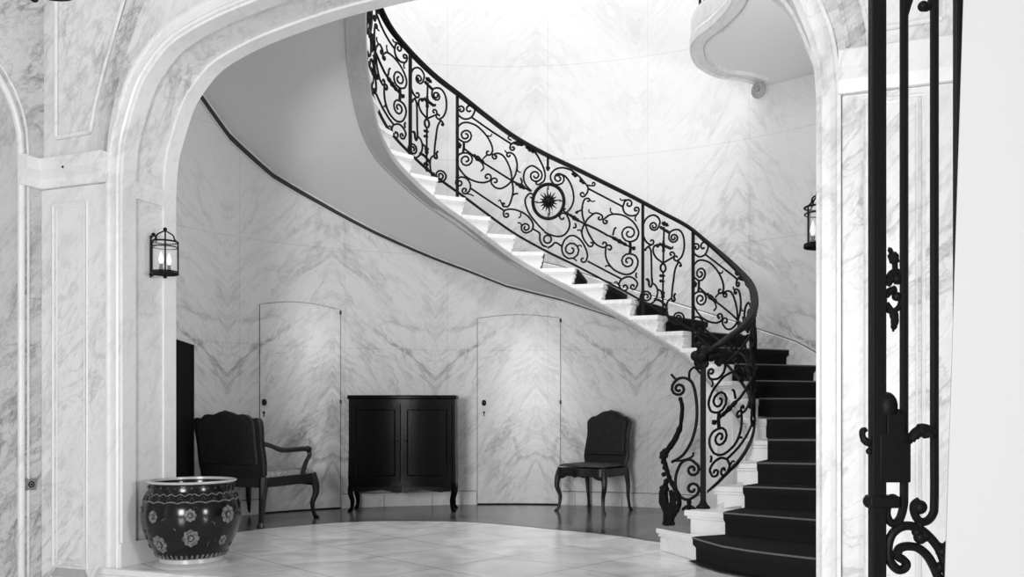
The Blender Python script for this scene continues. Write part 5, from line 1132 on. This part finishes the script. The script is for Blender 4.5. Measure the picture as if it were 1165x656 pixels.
m.tube(spline([gp(*q) for q in [(1018, 298), (1021, 292), (1020, 289)]], 4), .004, 6)
m.tube(spline([gp(*q) for q in [(1008, 322), (1013, 311), (1020, 308), (1025, 313), (1024, 320), (1018, 320)]], 5), .007, 8)
m.sphere(gp(1020, 317), .013, 8); m.tube(spline([gp(*q) for q in [(1006, 335), (1013, 331), (1019, 328)]], 4), [.012, .010, .009], 8)
m.tube(spline([gp(*q) for q in [(1008, 345), (1013, 352), (1016, 355)]], 4), .008, 8); m.sphere(gp(1020, 337), .012, 8)
m.tube(spline([gp(*q) for q in [(1006, 340), (1006, 347), (1011, 353), (1018, 353), (1024, 347), (1025, 337), (1020, 336)]], 5), .0075, 8)
m.tube(spline([gp(*q) for q in [(1016, 354), (1018, 364), (1016, 377)]], 5), [.010, .011, .010, .008, .003], 8)
gb(m, 'leaf_ornament')
m = MB()
a = bar(998, 1033, 492, 548, .04); m.add(a.v, a.f)
for q0, q1, q2, q3 in ((1006, 1027, 470, 495),): 
    a = bar(q0, q1, q2, q3, .04); m.add(a.v, a.f)
m.sphere(gp(1009, 462), .026, 9, 1.4); m.sphere(gp(1022, 473), .018, 8)
lk = gb(m, 'lock_case', bevel=.003)
m = MB(); m.tube(spline([gp(x, y, -.03) for x, y in ((1031, 500), (1037, 492), (1044, 489), (1051, 492), (1053, 496))], 5), [.010, .014, .018, .019, .014], 10)
m.tube([gp(1030, 501, -.03), gp(1027, 503, 0)], .008, 8); gb(m, 'lever_handle', lk)
m = MB(); m.tube(spline([gp(x, y) for x, y in ((993, 500), (987, 503), (982, 498), (981, 491), (983, 489), (985, 491))], 5), [.010, .010, .008, .008, .007], 8); m.sphere(gp(989, 513), .009, 7); gb(m, 'latch_hook')
m = MB(); a = bar(986, 1021, 563, 577, .045); m.add(a.v, a.f); m.sphere(gp(990, 570), .018, 8); gb(m, 'hinge_clamp', bevel=.006)

# ------------------------------------------------------------------ light and camera
def area(name, loc, target, size, power, sy=None):
    l = bpy.data.lights.new(name, 'AREA'); l.energy = power; l.size = size
    if sy: l.shape = 'RECTANGLE'; l.size_y = sy
    o = bpy.data.objects.new(name, l); COL.objects.link(o); o.location = loc
    o.rotation_euler = (Vector(target)-Vector(loc)).to_track_quat('-Z', 'Y').to_euler(); return o
area('skylight_lamp', (.1, 1.3, 8.6), (.1, 1.3, 0), 3.0, 310, 3.0)
area('hall_window_light', (.95, -8.0, 1.6), (-.6, 3, 1.7), 1.6, 330, 2.0)
area('hall_side_window_light', (9.0, -3.0, 1.7), (-2.3, .6, 1.9), 1.2, 215, 1.8)
sl = bpy.data.lights.new('stair_fill_spot', 'SPOT'); sl.energy = 200; sl.spot_size = math.radians(105); sl.spot_blend = 1.0; sl.shadow_soft_size = .25  # unseen fill spot, added to brighten the landing soffit and step ends
so = bpy.data.objects.new('stair_fill_spot', sl); COL.objects.link(so); so.location = (3.0, 1.15, 2.2)
so.rotation_euler = (Vector((-.6, 2.7, 3.9))-so.location).to_track_quat('-Z', 'Y').to_euler()
w = bpy.data.worlds.new('World'); SC.world = w; w.use_nodes = True
w.node_tree.nodes['Background'].inputs[0].default_value = (1, 1, 1, 1)
w.node_tree.nodes['Background'].inputs[1].default_value = .32
cd = bpy.data.cameras.new('Camera'); co = bpy.data.objects.new('Camera', cd); COL.objects.link(co)
co.location = CAM; co.rotation_euler = (PI/2, 0, TH)
cd.sensor_width = 36; cd.sensor_fit = 'HORIZONTAL'; cd.lens = 1000/1165*36
cd.shift_x = -(632-582.5)/1165; cd.shift_y = (467-328)/1165
cd.clip_start = .05
SC.camera = co
vs_ = SC.view_settings
vs_.view_transform = 'Standard'; vs_.look = 'None'; vs_.gamma = 1; vs_.exposure = 0.2; vs_.use_curve_mapping = False
